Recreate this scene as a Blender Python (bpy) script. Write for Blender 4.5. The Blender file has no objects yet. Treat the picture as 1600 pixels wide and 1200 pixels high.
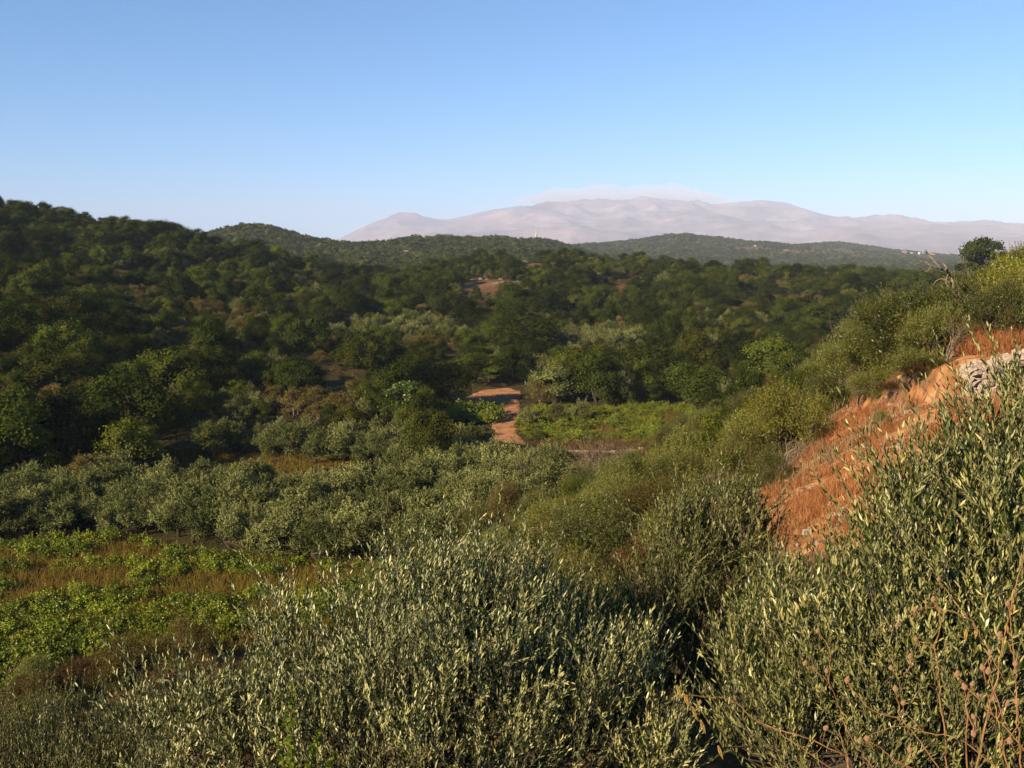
import bpy, math, random
import numpy as np
from mathutils import Vector
rnd = random.Random(7)
rng = np.random.default_rng(7)
scene = bpy.context.scene
C = scene.collection

# ------------------------------------------------------------------ camera, sky, sun, exposure
F = 1500.0
TH = math.atan(200 / F)
CT, ST = math.cos(TH), math.sin(TH)
cam_data = bpy.data.cameras.new('camera')
cam_data.sensor_width = 36
cam_data.lens = F / 1600 * 36
cam_data.clip_start = 0.1
cam_data.clip_end = 200000
cam = bpy.data.objects.new('camera', cam_data)
C.objects.link(cam)
cam.location = (0, 0, 0)
cam.rotation_euler = (math.pi / 2 - TH, 0, 0)
scene.camera = cam

SUN_EL = math.radians(23)
SUN_AZ = math.radians(229)          # compass style, clockwise from +Y: behind the camera, to its left
sun_dir = Vector((math.sin(SUN_AZ) * math.cos(SUN_EL), math.cos(SUN_AZ) * math.cos(SUN_EL), math.sin(SUN_EL)))
world = bpy.data.worlds.new('World')
scene.world = world
world.use_nodes = True
wt = world.node_tree
sky = wt.nodes.new('ShaderNodeTexSky')
sky.sky_type = 'NISHITA'
sky.sun_disc = False
sky.sun_elevation = SUN_EL
sky.sun_rotation = SUN_AZ
sky.altitude = 2000
sky.air_density = 0.9
sky.dust_density = 0.0
sky.ozone_density = 6.0
bg = wt.nodes['Background']
bg.inputs['Strength'].default_value = 0.094
tint = wt.nodes.new('ShaderNodeMix'); tint.data_type = 'RGBA'; tint.blend_type = 'MULTIPLY'
tint.inputs['Factor'].default_value = 1.0; tint.inputs['B'].default_value = (0.52, 0.99, 1.05, 1)   # tints the sky cyan-blue, and the ambient light it gives
wt.links.new(sky.outputs[0], tint.inputs['A'])
wt.links.new(tint.outputs['Result'], bg.inputs['Color'])
sun_data = bpy.data.lights.new('sun', 'SUN')
sun_data.energy = 5.0
sun_data.angle = math.radians(0.5)
sun_data.color = (1.0, 0.79, 0.54)
sun = bpy.data.objects.new('sun', sun_data)
C.objects.link(sun)
sun.rotation_euler = sun_dir.to_track_quat('Z', 'Y').to_euler()
scene.view_settings.view_transform = 'Standard'
scene.view_settings.look = 'None'
scene.view_settings.exposure = 0.9
scene.view_settings.gamma = 1.0
scene.view_settings.use_curve_mapping = False
scene.cycles.max_bounces = 5
scene.cycles.diffuse_bounces = 2
scene.cycles.glossy_bounces = 1
scene.cycles.transmission_bounces = 2
scene.cycles.transparent_max_bounces = 8
scene.cycles.volume_bounces = 1
scene.cycles.use_denoising = True
HAZE_DENSITY = 7.0e-5

# ------------------------------------------------------------------ picture geometry
def ray(px, py):
    u = (px - 800) / F
    v = (600 - py) / F
    return u, CT + v * ST, v * CT - ST

def P(px, py, Y):
    d = ray(px, py)
    k = Y / d[1]
    return (d[0] * k, Y, d[2] * k)

def E(py):
    d = ray(800, py)
    return d[2] / d[1]

def proj(x, y, z):
    w = y * CT - z * ST
    up = y * ST + z * CT
    w = np.maximum(w, 1e-3)
    return 800 + F * x / w, 600 - F * up / w

def smooth(a, b, t):
    t = np.clip((t - a) / (b - a), 0, 1)
    return t * t * (3 - 2 * t)

# vectorised gradient noise
_perm = np.random.default_rng(3).permutation(512)
_ga = np.random.default_rng(4).uniform(0, 2 * np.pi, 512)
def noise2(x, y):
    x = np.asarray(x, float); y = np.asarray(y, float)
    xi = np.floor(x).astype(int); yi = np.floor(y).astype(int)
    xf = x - xi; yf = y - yi
    u = xf * xf * xf * (xf * (xf * 6 - 15) + 10); v = yf * yf * yf * (yf * (yf * 6 - 15) + 10)
    def g(ix, iy, dx, dy):
        h = _perm[(_perm[ix & 511] + iy) & 511]
        return np.cos(_ga[h]) * dx + np.sin(_ga[h]) * dy
    a = g(xi, yi, xf, yf); b = g(xi + 1, yi, xf - 1, yf)
    c = g(xi, yi + 1, xf, yf - 1); d = g(xi + 1, yi + 1, xf - 1, yf - 1)
    return (a + (b - a) * u + (c - a + (a - b - c + d) * u) * v) * 1.5
def fbm(x, y, o=4, gain=0.5):
    s = 0; a = 1
    for i in range(o):
        s = s + a * noise2(x * 2 ** i + 17.3 * i, y * 2 ** i - 9.1 * i); a *= gain
    return s

# ------------------------------------------------------------------ terrain
COL = [-600, 0, 200, 400, 600, 800, 1000, 1200, 1400, 1600, 2200]
ZR = [
 (6,   [-6.5, -5.4, -5.1, -4.9, -4.7, -4.5, -4.2, -3.9, -3.5, -3.2, -2.4]),
 (10,  [-10, -8.5, -8, -7.3, -6.6, -6.0, -5.4, -4.6, -3.7, -3.0, -1.5]),
 (15,  [-13, -11.5, -10.8, -9.8, -8.6, -7.6, -6.8, -5.4, -4.3, -3.6, -1.5]),
 (22,  [-18, -16, -15, -13.5, -11.8, -10.3, -8.6, -6.3, -4.7, -3.9, -1.5]),
 (28.5,[-22, -20, -18.6, -16.6, -14.2, -12.2, -9.9, -7.2, -4.9, -4.2, -2]),
 (30.5,[-22.5, -20.5, -19, -17.2, -14.8, -12.7, -10.4, -7.4, -4.9, -4.1, -1.8]),
 (40,  [-25, -24, -23, -21, -18, -15.5, -12.2, -8.9, -5.5, -2.9, 0]),
 (55,  [-26, -25.5, -25, -24, -21.5, -18.7, -15, -11.2, -6.6, -2.6, 1]),
 (75,  [-26, -26, -25.5, -25, -24, -22, -18.6, -14, -8, -2.6, 2]),
 (100, [-24, -25.5, -25.5, -25, -25, -24.5, -22.5, -17, -10.5, -4.0, 2]),
 (120, [-20, -24.5, -25, -25, -25, -24.8, -24.5, -20, -13, -7, 0]),
 (150, [-13, -19, -21.5, -24, -25, -24.5, -24, -23, -17, -12, -5]),
 (200, [-3, -12.5, -17, -21, -23, -23, -23, -23, -20, -17, -10]),
 (250, [6, -6.5, -12, -17, -21, -21, -21.5, -22, -20, -18, -15]),
 (300, [16, 0, -6, -12, -18, -17.5, -18, -19, -18, -18, -18]),
 (350, [26, 9, 2, -6, -15.5, -13, -13, -15, -15.5, -17, -17]),
 (400, [33, 19, 10, -1, -14, -7, -8.5, -10.5, -13, -16, -16]),
 (450, [36, 20, 9, -2.5, -13, -2.0, -6, -8.2, -13.5, -16, -17]),
]
PR = [  # far rows by picture height of the bare ground
 (520,  [(-600, 330), (0, 345), (200, 382), (400, 425), (600, 440), (800, 425), (1000, 436), (1200, 440), (1600, 455), (2200, 455)]),
 (650,  [(-600, 360), (0, 385), (200, 415), (400, 432), (600, 434), (800, 432), (1000, 440), (1200, 442), (1600, 450), (2200, 450)]),
 (900,  [(-600, 390), (0, 400), (200, 405), (300, 400), (400, 392), (500, 405), (600, 408), (800, 402), (900, 420), (1100, 430), (1600, 440), (2200, 440)]),
 (1200, [(-600, 395), (0, 395), (200, 390), (300, 382), (345, 368), (400, 357), (440, 363), (490, 378), (540, 389), (600, 386), (640, 379), (700, 382), (750, 379), (785, 374), (815, 384), (850, 394), (950, 412), (1100, 424), (1600, 430), (2200, 430)]),
 (1500, [(-600, 400), (200, 400), (400, 375), (600, 393), (760, 385), (815, 382), (830, 378), (860, 379), (885, 386), (920, 400), (1100, 420), (1600, 425), (2200, 425)]),
 (1900, [(-600, 405), (400, 400), (700, 402), (800, 395), (880, 395), (960, 400), (1100, 406), (1300, 410), (1600, 420), (2200, 420)]),
 (2600, [(-600, 405), (600, 400), (850, 394), (900, 386), (960, 381), (1010, 374), (1060, 368), (1100, 371), (1150, 378), (1200, 384), (1240, 388), (1280, 390), (1400, 404), (1600, 410), (2200, 412)]),
 (3300, [(-600, 408), (700, 404), (1000, 385), (1100, 382), (1200, 387), (1240, 387), (1265, 382), (1300, 381), (1340, 385), (1400, 394), (1450, 400), (1520, 403), (1600, 405), (2200, 408)]),
 (5000, [(-600, 408), (2200, 408)]),
 (8000, [(-600, 405), (2200, 405)]),
]
SC = np.linspace(-1.3, 1.3, 521)
pxs = 800 + SC * F
ys, rows = [], []
for Y, zz in ZR:
    rows.append(np.interp(pxs, COL, zz) / Y); ys.append(Y)
for Y, pts in PR:
    a = [p[0] for p in pts]; b = [E(p[1]) for p in pts]
    rows.append(np.interp(pxs, a, b)); ys.append(Y)
rows = np.array(rows); LY = np.log(np.array(ys, float))
# smooth sideways
def blur1(a, n):
    k = np.hanning(2 * n + 3)[1:-1]; k /= k.sum()
    return np.array([np.convolve(np.pad(r, n, mode='edge'), k, 'valid') for r in a])
rows = np.array([blur1(r[None], 10 if Y < 500 else 3)[0] for r, Y in zip(rows, ys)])
NLY = 900
lyg = np.linspace(LY[0], LY[-1], NLY)
# pchip-like (finite difference hermite with limiting) along log distance
def hermite(xk, yk, x):
    h = np.diff(xk)[:, None]; d = np.diff(yk, axis=0) / h
    m = np.zeros_like(yk)
    same = (d[:-1] * d[1:]) > 0
    m[1:-1] = np.where(same, 2 * d[:-1] * d[1:] / (d[:-1] + d[1:] + 1e-30), 0)
    m[0] = d[0]; m[-1] = d[-1]
    i = np.clip(np.searchsorted(xk, x) - 1, 0, len(xk) - 2)
    t = ((x - xk[i]) / (xk[i + 1] - xk[i]))[:, None]; hh = (xk[i + 1] - xk[i])[:, None]
    return ((1 + 2 * t) * (1 - t) ** 2 * yk[i] + t * (1 - t) ** 2 * hh * m[i] + t * t * (3 - 2 * t) * yk[i + 1] + t * t * (t - 1) * hh * m[i + 1])
EG = hermite(LY, rows, lyg)
def ground(x, y):
    x = np.asarray(x, float); y = np.asarray(y, float)
    yy = np.maximum(y, 6.0)
    s = np.clip(x / yy, -1.29, 1.29)
    fi = (s + 1.3) / 2.6 * 520; fj = (np.log(yy) - LY[0]) / (LY[-1] - LY[0]) * (NLY - 1)
    i = np.clip(fi.astype(int), 0, 519); j = np.clip(fj.astype(int), 0, NLY - 2)
    a = fi - i; b = np.clip(fj - j, 0, 1)
    e = (EG[j, i] * (1 - a) + EG[j, i + 1] * a) * (1 - b) + (EG[j + 1, i] * (1 - a) + EG[j + 1, i + 1] * a) * b
    z = e * yy
    # relief grows with distance
    z = z + fbm(x / 11, y / 11, 3) * 0.30 * smooth(8, 30, y) * (1 - 0.75 * smooth(50, 70, y) * (1 - smooth(190, 230, y)))
    z = z + fbm(x / 60, y / 60, 3) * 1.6 * smooth(190, 320, y) + fbm(x / 200 + 3, y / 200, 4) * 6 * smooth(500, 1400, y)
    sx = x / np.maximum(y, 1)
    z = z + 1.05 * smooth(29.65, 30.1, y) * (1 - smooth(33, 41, y)) * smooth(13.2, 13.7, x)
    near = -1.65 - 0.5 * np.maximum(0, y - 0.8) + 0.16 * np.clip(x, -10, 12) + 0.05 * noise2(x * 1.1, y * 1.1)
    w = smooth(3, 9, y)
    return near * (1 - w) + z * w

def gz(x, y): return float(ground(x, y))
_ysm = np.exp(np.linspace(math.log(9), math.log(5000), 3000))
def hit(px, py, ymin=9.0):
    """ground point seen at a picture position"""
    d = ray(px, py)
    xx = d[0] / d[1] * _ysm; zz = d[2] / d[1] * _ysm
    g = ground(xx, _ysm)
    k = np.nonzero((g >= zz) & (_ysm > ymin))[0]
    k = k[0] if len(k) else len(_ysm) - 1
    Y = _ysm[k]
    return np.array([d[0] / d[1] * Y, Y, g[k]])
def visible(x, y, top):
    """is a point 'top' above the ground seen from the camera over the bare terrain (vectorised)"""
    out = np.ones(len(x), bool)
    s = x / y
    e = (ground(x, y) + top) / y
    for f in np.linspace(0.3, 0.985, 34):
        yy = y * f
        out &= ~((ground(s * yy, yy) / yy > e) & (yy > 12))
    return out

def inside(poly, px, py):
    px = np.asarray(px, float); py = np.asarray(py, float)
    r = np.zeros(px.shape, bool)
    n = len(poly)
    for i in range(n):
        x1, y1 = poly[i]; x2, y2 = poly[(i + 1) % n]
        c = ((y1 > py) != (y2 > py)) & (px < (x2 - x1) * (py - y1) / (y2 - y1 + 1e-12) + x1)
        r ^= c
    return r

# ------------------------------------------------------------------ object helpers
def tag(o, label=None, cat=None, group=None, kind=None):
    if label: o['label'] = label
    if cat: o['category'] = cat
    if group: o['group'] = group
    if kind: o['kind'] = kind
    return o

def mesh_np(name, verts, loops, counts, mat=None, attrs=None, smoothf=False):
    """verts (n,3); loops flat vertex indices; counts loop total per face"""
    me = bpy.data.meshes.new(name)
    verts = np.asarray(verts, np.float32); loops = np.asarray(loops, np.int32); counts = np.asarray(counts, np.int32)
    me.vertices.add(len(verts)); me.vertices.foreach_set('co', verts.ravel())
    me.loops.add(len(loops)); me.loops.foreach_set('vertex_index', loops)
    me.polygons.add(len(counts))
    me.polygons.foreach_set('loop_start', np.concatenate([[0], np.cumsum(counts)[:-1]]).astype(np.int32))
    me.polygons.foreach_set('loop_total', counts)
    for an, (dom, data) in (attrs or {}).items():
        data = np.asarray(data, np.float32)
        if data.ndim == 1:
            at = me.attributes.new(an, 'FLOAT', dom); at.data.foreach_set('value', data)
        else:
            at = me.attributes.new(an, 'FLOAT_VECTOR', dom); at.data.foreach_set('vector', data.ravel())
    me.update(calc_edges=True)
    if smoothf: me.polygons.foreach_set('use_smooth', np.ones(len(counts), bool))
    if mat:
        for m in (mat if isinstance(mat, (list, tuple)) else [mat]): me.materials.append(m)
    return me

def link(name, me, parent=None, loc=None):
    o = bpy.data.objects.new(name, me)
    C.objects.link(o)
    if parent is not None: o.parent = parent
    if loc is not None: o.location = loc
    return o

class MB:
    """collects faces from several shapes"""
    def __init__(s): s.v = []; s.l = []; s.c = []; s.n = 0; s.m = []; s.var = []
    def add(s, v, l, c, mi=0, var=0.5):
        s.v.append(np.asarray(v, float)); s.l.append(np.asarray(l, int).ravel() + s.n); s.c.append(np.asarray(c, int)); s.n += len(v)
        s.m.append(np.full(len(c), mi)); s.var.append(np.full(len(c), var) if np.isscalar(var) else np.asarray(var))
    def mesh(s, name, mat, sm=False, extra=None):
        me = mesh_np(name, np.concatenate(s.v), np.concatenate(s.l), np.concatenate(s.c), mat, dict({'var': ('FACE', np.concatenate(s.var))}, **(extra or {})), sm)
        me.polygons.foreach_set('material_index', np.concatenate(s.m).astype(np.int32))
        return me
    def tube(s, pts, r0, r1, sides=5, mi=0, var=0.5, cap=True):
        pts = np.asarray(pts, float); n = len(pts)
        t = np.gradient(pts, axis=0); t /= np.linalg.norm(t, axis=1)[:, None] + 1e-9
        ref = np.array([0.31, 0.17, 0.93]) if abs(t[0][2]) < 0.9 else np.array([0.95, 0.1, 0.1])
        a = np.cross(t, ref); a /= np.linalg.norm(a, axis=1)[:, None] + 1e-9
        b = np.cross(t, a)
        rr = np.linspace(r0, r1, n) if np.isscalar(r0) else np.asarray(r0)
        ang = np.arange(sides) / sides * 2 * np.pi
        v = (pts[:, None] + (a[:, None] * np.cos(ang)[None, :, None] + b[:, None] * np.sin(ang)[None, :, None]) * rr[:, None, None]).reshape(-1, 3)
        f = [(i * sides + j, i * sides + (j + 1) % sides, (i + 1) * sides + (j + 1) % sides, (i + 1) * sides + j) for i in range(n - 1) for j in range(sides)]
        l = np.array(f).ravel(); c = [4] * len(f)
        if cap:
            l = np.concatenate([l, np.arange(sides)[::-1], np.arange(sides) + (n - 1) * sides]); c += [sides, sides]
        s.add(v, l, c, mi, var)
    def box(s, cx, cy, z0, sx, sy, sz, rot=0, mi=0, var=0.5, taper=1.0):
        v = []
        for k, tz in ((z0, 1.0), (z0 + sz, taper)):
            for a, b in ((-1, -1), (1, -1), (1, 1), (-1, 1)):
                x = a * sx / 2 * tz; y = b * sy / 2 * tz
                v.append((cx + x * math.cos(rot) - y * math.sin(rot), cy + x * math.sin(rot) + y * math.cos(rot), k))
        s.add(v, [0, 3, 2, 1, 4, 5, 6, 7, 0, 1, 5, 4, 1, 2, 6, 5, 2, 3, 7, 6, 3, 0, 4, 7], [4] * 6, mi, var)

# ------------------------------------------------------------------ materials
def new_mat(name):
    m = bpy.data.materials.new(name); m.use_nodes = True
    nt = m.node_tree; nt.nodes.clear()
    out = nt.nodes.new('ShaderNodeOutputMaterial')
    return m, nt, out

def ramp(nt, fac, stops):
    r = nt.nodes.new('ShaderNodeValToRGB')
    e = r.color_ramp.elements
    while len(e) < len(stops): e.new(0.5)
    for k, (p, c) in zip(e, stops): k.position = p; k.color = (*c, 1)
    nt.links.new(fac, r.inputs[0])
    return r.outputs[0]

def attr(nt, name):
    a = nt.nodes.new('ShaderNodeAttribute'); a.attribute_name = name; return a

def mixc(nt, fac, a, b, mode='MIX'):
    m = nt.nodes.new('ShaderNodeMix'); m.data_type = 'RGBA'; m.blend_type = mode
    for sock, val in ((m.inputs['Factor'], fac), (m.inputs['A'], a), (m.inputs['B'], b)):
        if hasattr(val, 'is_output'): nt.links.new(val, sock)
        elif isinstance(val, (int, float)): sock.default_value = val
        else: sock.default_value = (*val, 1)
    return m.outputs['Result']

def math_n(nt, op, a, b=0.0, c=0.0):
    m = nt.nodes.new('ShaderNodeMath'); m.operation = op
    for i, v in enumerate((a, b, c)):
        if hasattr(v, 'is_output'): nt.links.new(v, m.inputs[i])
        else: m.inputs[i].default_value = v
    return m.outputs[0]

def foliage_mat(name, stops, transl=0.3, gloss=0.06, back=None, rand=0.35, rough=0.45, tcol=None, hues=None, LK=(1.18, 1.06, 0.50)):
    """leaf colour varies by leaf ('var') and by plant (object random)"""
    m, nt, out = new_mat(name)
    LK = tuple(q * 0.78 for q in LK)
    stops = [(p, (c[0] * LK[0], c[1] * LK[1], c[2] * LK[2])) for p, c in stops]
    if back: back = [(p, (c[0] * LK[0], c[1] * LK[1], c[2] * LK[2])) for p, c in back]
    v = attr(nt, 'var').outputs['Fac']
    oi = nt.nodes.new('ShaderNodeObjectInfo').outputs['Random']
    f = math_n(nt, 'ADD', math_n(nt, 'MULTIPLY', v, 1 - rand), math_n(nt, 'MULTIPLY', oi, rand))
    col = ramp(nt, f, stops)
    if hues:
        r2 = math_n(nt, 'FRACT', math_n(nt, 'MULTIPLY', oi, 7.31))
        col = mixc(nt, ramp(nt, r2, [(0.0, (0, 0, 0)), (0.55, (0, 0, 0)), (1.0, (1, 1, 1))]), col, mixc(nt, 1.0, col, hues, 'MULTIPLY'))
    if rand > 0:   # some plants altogether darker or paler than their neighbours
        r3 = math_n(nt, 'FRACT', math_n(nt, 'MULTIPLY', oi, 13.77))
        col = mixc(nt, 1.0, col, ramp(nt, r3, [(0.0, (0.62, 0.62, 0.62)), (1.0, (1.25, 1.25, 1.25))]), 'MULTIPLY')
    if back:
        g = nt.nodes.new('ShaderNodeNewGeometry').outputs['Backfacing']
        col = mixc(nt, g, col, ramp(nt, f, back))
    d = nt.nodes.new('ShaderNodeBsdfDiffuse'); nt.links.new(col, d.inputs[0])
    t = nt.nodes.new('ShaderNodeBsdfTranslucent')
    nt.links.new(mixc(nt, 1.0, col, tcol or (1.0, 1.1, 0.45), 'MULTIPLY'), t.inputs[0])
    mx = nt.nodes.new('ShaderNodeMixShader'); mx.inputs[0].default_value = transl
    nt.links.new(d.outputs[0], mx.inputs[1]); nt.links.new(t.outputs[0], mx.inputs[2])
    sh = mx.outputs[0]
    if gloss:
        gl = nt.nodes.new('ShaderNodeBsdfGlossy'); gl.inputs['Roughness'].default_value = rough
        gl.inputs['Color'].default_value = (1, 1, 1, 1)
        m2 = nt.nodes.new('ShaderNodeMixShader'); m2.inputs[0].default_value = gloss
        nt.links.new(sh, m2.inputs[1]); nt.links.new(gl.outputs[0], m2.inputs[2]); sh = m2.outputs[0]
    nt.links.new(sh, out.inputs[0])
    return m

def surf_mat(name, stops, scale=3.0, detail=6, bump=0.3, bscale=None, rough=0.9, coord='Object', usevar=0.0, dist=0.1):
    m, nt, out = new_mat(name)
    stops = [(p, tuple(q * 0.8 for q in c)) for p, c in stops]   # all colours darkened evenly to offset the raised exposure
    tc = nt.nodes.new('ShaderNodeTexCoord').outputs[coord]
    n = nt.nodes.new('ShaderNodeTexNoise'); n.inputs['Scale'].default_value = scale; n.inputs['Detail'].default_value = detail
    nt.links.new(tc, n.inputs['Vector'])
    fac = n.outputs['Fac']
    if usevar: fac = math_n(nt, 'ADD', math_n(nt, 'MULTIPLY', fac, 1 - usevar), math_n(nt, 'MULTIPLY', attr(nt, 'var').outputs['Fac'], usevar))
    col = ramp(nt, fac, stops)
    b = nt.nodes.new('ShaderNodeBsdfDiffuse'); b.inputs['Roughness'].default_value = rough
    nt.links.new(col, b.inputs['Color'])
    if bump:
        n2 = nt.nodes.new('ShaderNodeTexNoise'); n2.inputs['Scale'].default_value = bscale or scale * 3; n2.inputs['Detail'].default_value = 6
        nt.links.new(tc, n2.inputs['Vector'])
        bp = nt.nodes.new('ShaderNodeBump'); bp.inputs['Strength'].default_value = bump; bp.inputs['Distance'].default_value = dist
        nt.links.new(n2.outputs['Fac'], bp.inputs['Height']); nt.links.new(bp.outputs[0], b.inputs['Normal'])
    nt.links.new(b.outputs[0], out.inputs[0])
    return m

M = {}
M['oak'] = foliage_mat('oak_leaves', [(0.0, (0.014, 0.022, 0.010)), (0.4, (0.031, 0.049, 0.016)), (0.75, (0.074, 0.104, 0.028)), (1.0, (0.145, 0.18, 0.052))], 0.12, 0.0, rand=0.55, hues=(1.28, 1.06, 0.95))
M['far_oak'] = foliage_mat('far_oak_leaves', [(0.0, (0.03, 0.045, 0.016)), (0.5, (0.062, 0.09, 0.03)), (1.0, (0.12, 0.145, 0.055))], 0.15, 0.0, rand=0.55, hues=(1.5, 1.2, 1.0))
M['grove'] = foliage_mat('olive_grove_leaves', [(0.0, (0.03, 0.045, 0.024)), (0.5, (0.115, 0.148, 0.092)), (1.0, (0.36, 0.39, 0.29))], 0.12, 0.0, rand=0.25)
M['olive_far'] = foliage_mat('far_olive_leaves', [(0.0, (0.08, 0.095, 0.05)), (0.5, (0.14, 0.155, 0.085)), (1.0, (0.22, 0.225, 0.14))], 0.15, 0.0, rand=0.4)
OB = [(0.0, (0.10, 0.13, 0.07)), (0.5, (0.26, 0.29, 0.175)), (1.0, (0.60, 0.60, 0.42))]
OF = [(0.0, (0.012, 0.030, 0.010)), (0.55, (0.032, 0.062, 0.02)), (1.0, (0.085, 0.13, 0.045))]
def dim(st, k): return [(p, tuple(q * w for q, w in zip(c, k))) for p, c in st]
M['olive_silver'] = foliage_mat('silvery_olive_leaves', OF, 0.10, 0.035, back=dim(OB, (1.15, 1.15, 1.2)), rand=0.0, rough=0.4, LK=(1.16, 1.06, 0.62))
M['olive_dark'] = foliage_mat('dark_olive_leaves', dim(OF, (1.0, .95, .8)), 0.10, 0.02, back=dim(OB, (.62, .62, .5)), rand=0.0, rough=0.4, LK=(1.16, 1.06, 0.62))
M['olive_green'] = foliage_mat('green_olive_leaves', dim(OF, (1.0, 1.05, .85)), 0.14, 0.03, back=dim(OB, (.88, .90, .72)), rand=0.0, rough=0.4, LK=(1.18, 1.02, 0.62))
M['olive_dull'] = foliage_mat('dull_olive_leaves', OF, 0.10, 0.02, back=dim(OB, (.66, .64, .6)), rand=0.0, rough=0.4, LK=(1.16, 1.06, 0.62))
M['wild'] = foliage_mat('wild_olive_leaves', [(0.0, (0.042, 0.056, 0.016)), (0.5, (0.125, 0.15, 0.045)), (1.0, (0.30, 0.32, 0.13))], 0.25, 0.03, rand=0.3, hues=(1.25, 1.1, 0.85))
M['grey'] = foliage_mat('grey_shrub_leaves', [(0.0, (0.06, 0.052, 0.028)), (0.5, (0.15, 0.13, 0.078)), (1.0, (0.27, 0.235, 0.16))], 0.15, 0.0, rand=0.4)
M['brown'] = foliage_mat('dry_brush_twigs', [(0.0, (0.05, 0.03, 0.014)), (0.5, (0.12, 0.07, 0.03)), (1.0, (0.22, 0.14, 0.06))], 0.15, 0.0, rand=0.3, LK=(0.95, 0.95, 0.85))
M['vine'] = foliage_mat('vine_leaves', [(0.0, (0.06, 0.095, 0.014)), (0.5, (0.16, 0.23, 0.028)), (1.0, (0.36, 0.40, 0.06))], 0.3, 0.02, rand=0.3)
M['bright'] = foliage_mat('bright_green_leaves', [(0.0, (0.035, 0.065, 0.01)), (0.5, (0.075, 0.125, 0.018)), (1.0, (0.13, 0.20, 0.035))], 0.3, 0.03, rand=0.1)
M['drygrass'] = foliage_mat('dry_grass_blades', [(0.0, (0.17, 0.075, 0.04)), (0.5, (0.32, 0.165, 0.10)), (1.0, (0.46, 0.31, 0.22))], 0.3, 0.0, rand=0.0, tcol=(1, .8, .5), LK=(1.40, 1.12, 0.68))
M['straw'] = foliage_mat('straw_blades', [(0.0, (0.20, 0.13, 0.07)), (0.5, (0.33, 0.25, 0.15)), (1.0, (0.46, 0.38, 0.24))], 0.3, 0.0, rand=0.0, tcol=(1, .9, .6), LK=(0.95, 0.95, 0.85))
M['fieldgrass'] = foliage_mat('field_grass_blades', [(0.0, (0.13, 0.085, 0.05)), (0.3, (0.20, 0.135, 0.07)), (0.55, (0.20, 0.18, 0.06)), (1.0, (0.15, 0.22, 0.04))], 0.3, 0.0, rand=0.0, tcol=(1, .8, .5), LK=(1.12, 0.93, 0.55))
M['reed'] = foliage_mat('reed_blades', [(0.0, (0.08, 0.12, 0.03)), (0.5, (0.16, 0.21, 0.07)), (1.0, (0.3, 0.34, 0.15))], 0.3, 0.03, rand=0.0)
M['bark'] = surf_mat('bark', [(0.3, (0.045, 0.032, 0.022)), (0.7, (0.13, 0.10, 0.075))], 9, bump=0.6, dist=0.03)
M['deadwood'] = surf_mat('dead_wood', [(0.3, (0.13, 0.09, 0.06)), (0.7, (0.32, 0.25, 0.18))], 7, bump=0.4, dist=0.02)
M['drystem'] = surf_mat('dry_stem', [(0.35, (0.22, 0.105, 0.045)), (0.65, (0.42, 0.23, 0.105))], 40, bump=0.2, dist=0.001)
M['seed'] = surf_mat('seed_head', [(0.3, (0.18, 0.095, 0.045)), (0.7, (0.46, 0.29, 0.16))], 300, bump=0.7, dist=0.001)
M['oat'] = foliage_mat('oat_husk', [(0.0, (0.4, 0.27, 0.13)), (1.0, (0.6, 0.46, 0.27))], 0.3, 0.02, rand=0.0, tcol=(1, .8, .5))
M['red_earth'] = surf_mat('red_earth', [(0.3, (0.17, 0.076, 0.032)), (0.5, (0.36, 0.172, 0.07)), (0.72, (0.55, 0.315, 0.155))], 1.3, 12, bump=1.0, bscale=7, dist=0.16)
M['track'] = surf_mat('track_earth', [(0.3, (0.20, 0.095, 0.048)), (0.7, (0.35, 0.185, 0.095))], 0.7, 8, bump=0.5, bscale=3, dist=0.08)
M['field_soil'] = surf_mat('field_soil', [(0.3, (0.12, 0.075, 0.035)), (0.5, (0.17, 0.115, 0.045)), (0.62, (0.11, 0.13, 0.03))], 0.25, 8, bump=0.5, bscale=3, dist=0.1)
M['grass_soil'] = surf_mat('strip_grass', [(0.3, (0.14, 0.085, 0.03)), (0.5, (0.13, 0.12, 0.03)), (0.7, (0.10, 0.14, 0.025))], 0.3, 8, bump=0.6, bscale=4, dist=0.1)
M['stone'] = surf_mat('limestone', [(0.3, (0.22, 0.145, 0.09)), (0.5, (0.44, 0.35, 0.26)), (0.7, (0.62, 0.55, 0.46))], 6, 8, bump=0.6, bscale=14, dist=0.05)
M['rock'] = surf_mat('pale_rock', [(0.3, (0.15, 0.105, 0.075)), (0.65, (0.34, 0.27, 0.21))], 0.5, 8, bump=0.6, bscale=1.5, dist=0.3)
M['concrete'] = surf_mat('concrete', [(0.3, (0.24, 0.20, 0.15)), (0.7, (0.38, 0.33, 0.26))], 1.5, 6, bump=0.1)
M['plaster'] = surf_mat('white_plaster', [(0.3, (0.70, 0.68, 0.64)), (0.7, (0.82, 0.80, 0.76))], 0.7, 5, bump=0.0)
M['cream'] = surf_mat('cream_plaster', [(0.3, (0.55, 0.46, 0.34)), (0.7, (0.66, 0.57, 0.44))], 0.7, 5, bump=0.0)
M['roof'] = surf_mat('clay_roof', [(0.3, (0.34, 0.14, 0.08)), (0.7, (0.45, 0.22, 0.12))], 2, 5, bump=0.0)
M['dark'] = surf_mat('dark_glass', [(0.3, (0.02, 0.025, 0.03)), (0.7, (0.04, 0.045, 0.05))], 2, 2, bump=0.0)

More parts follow.
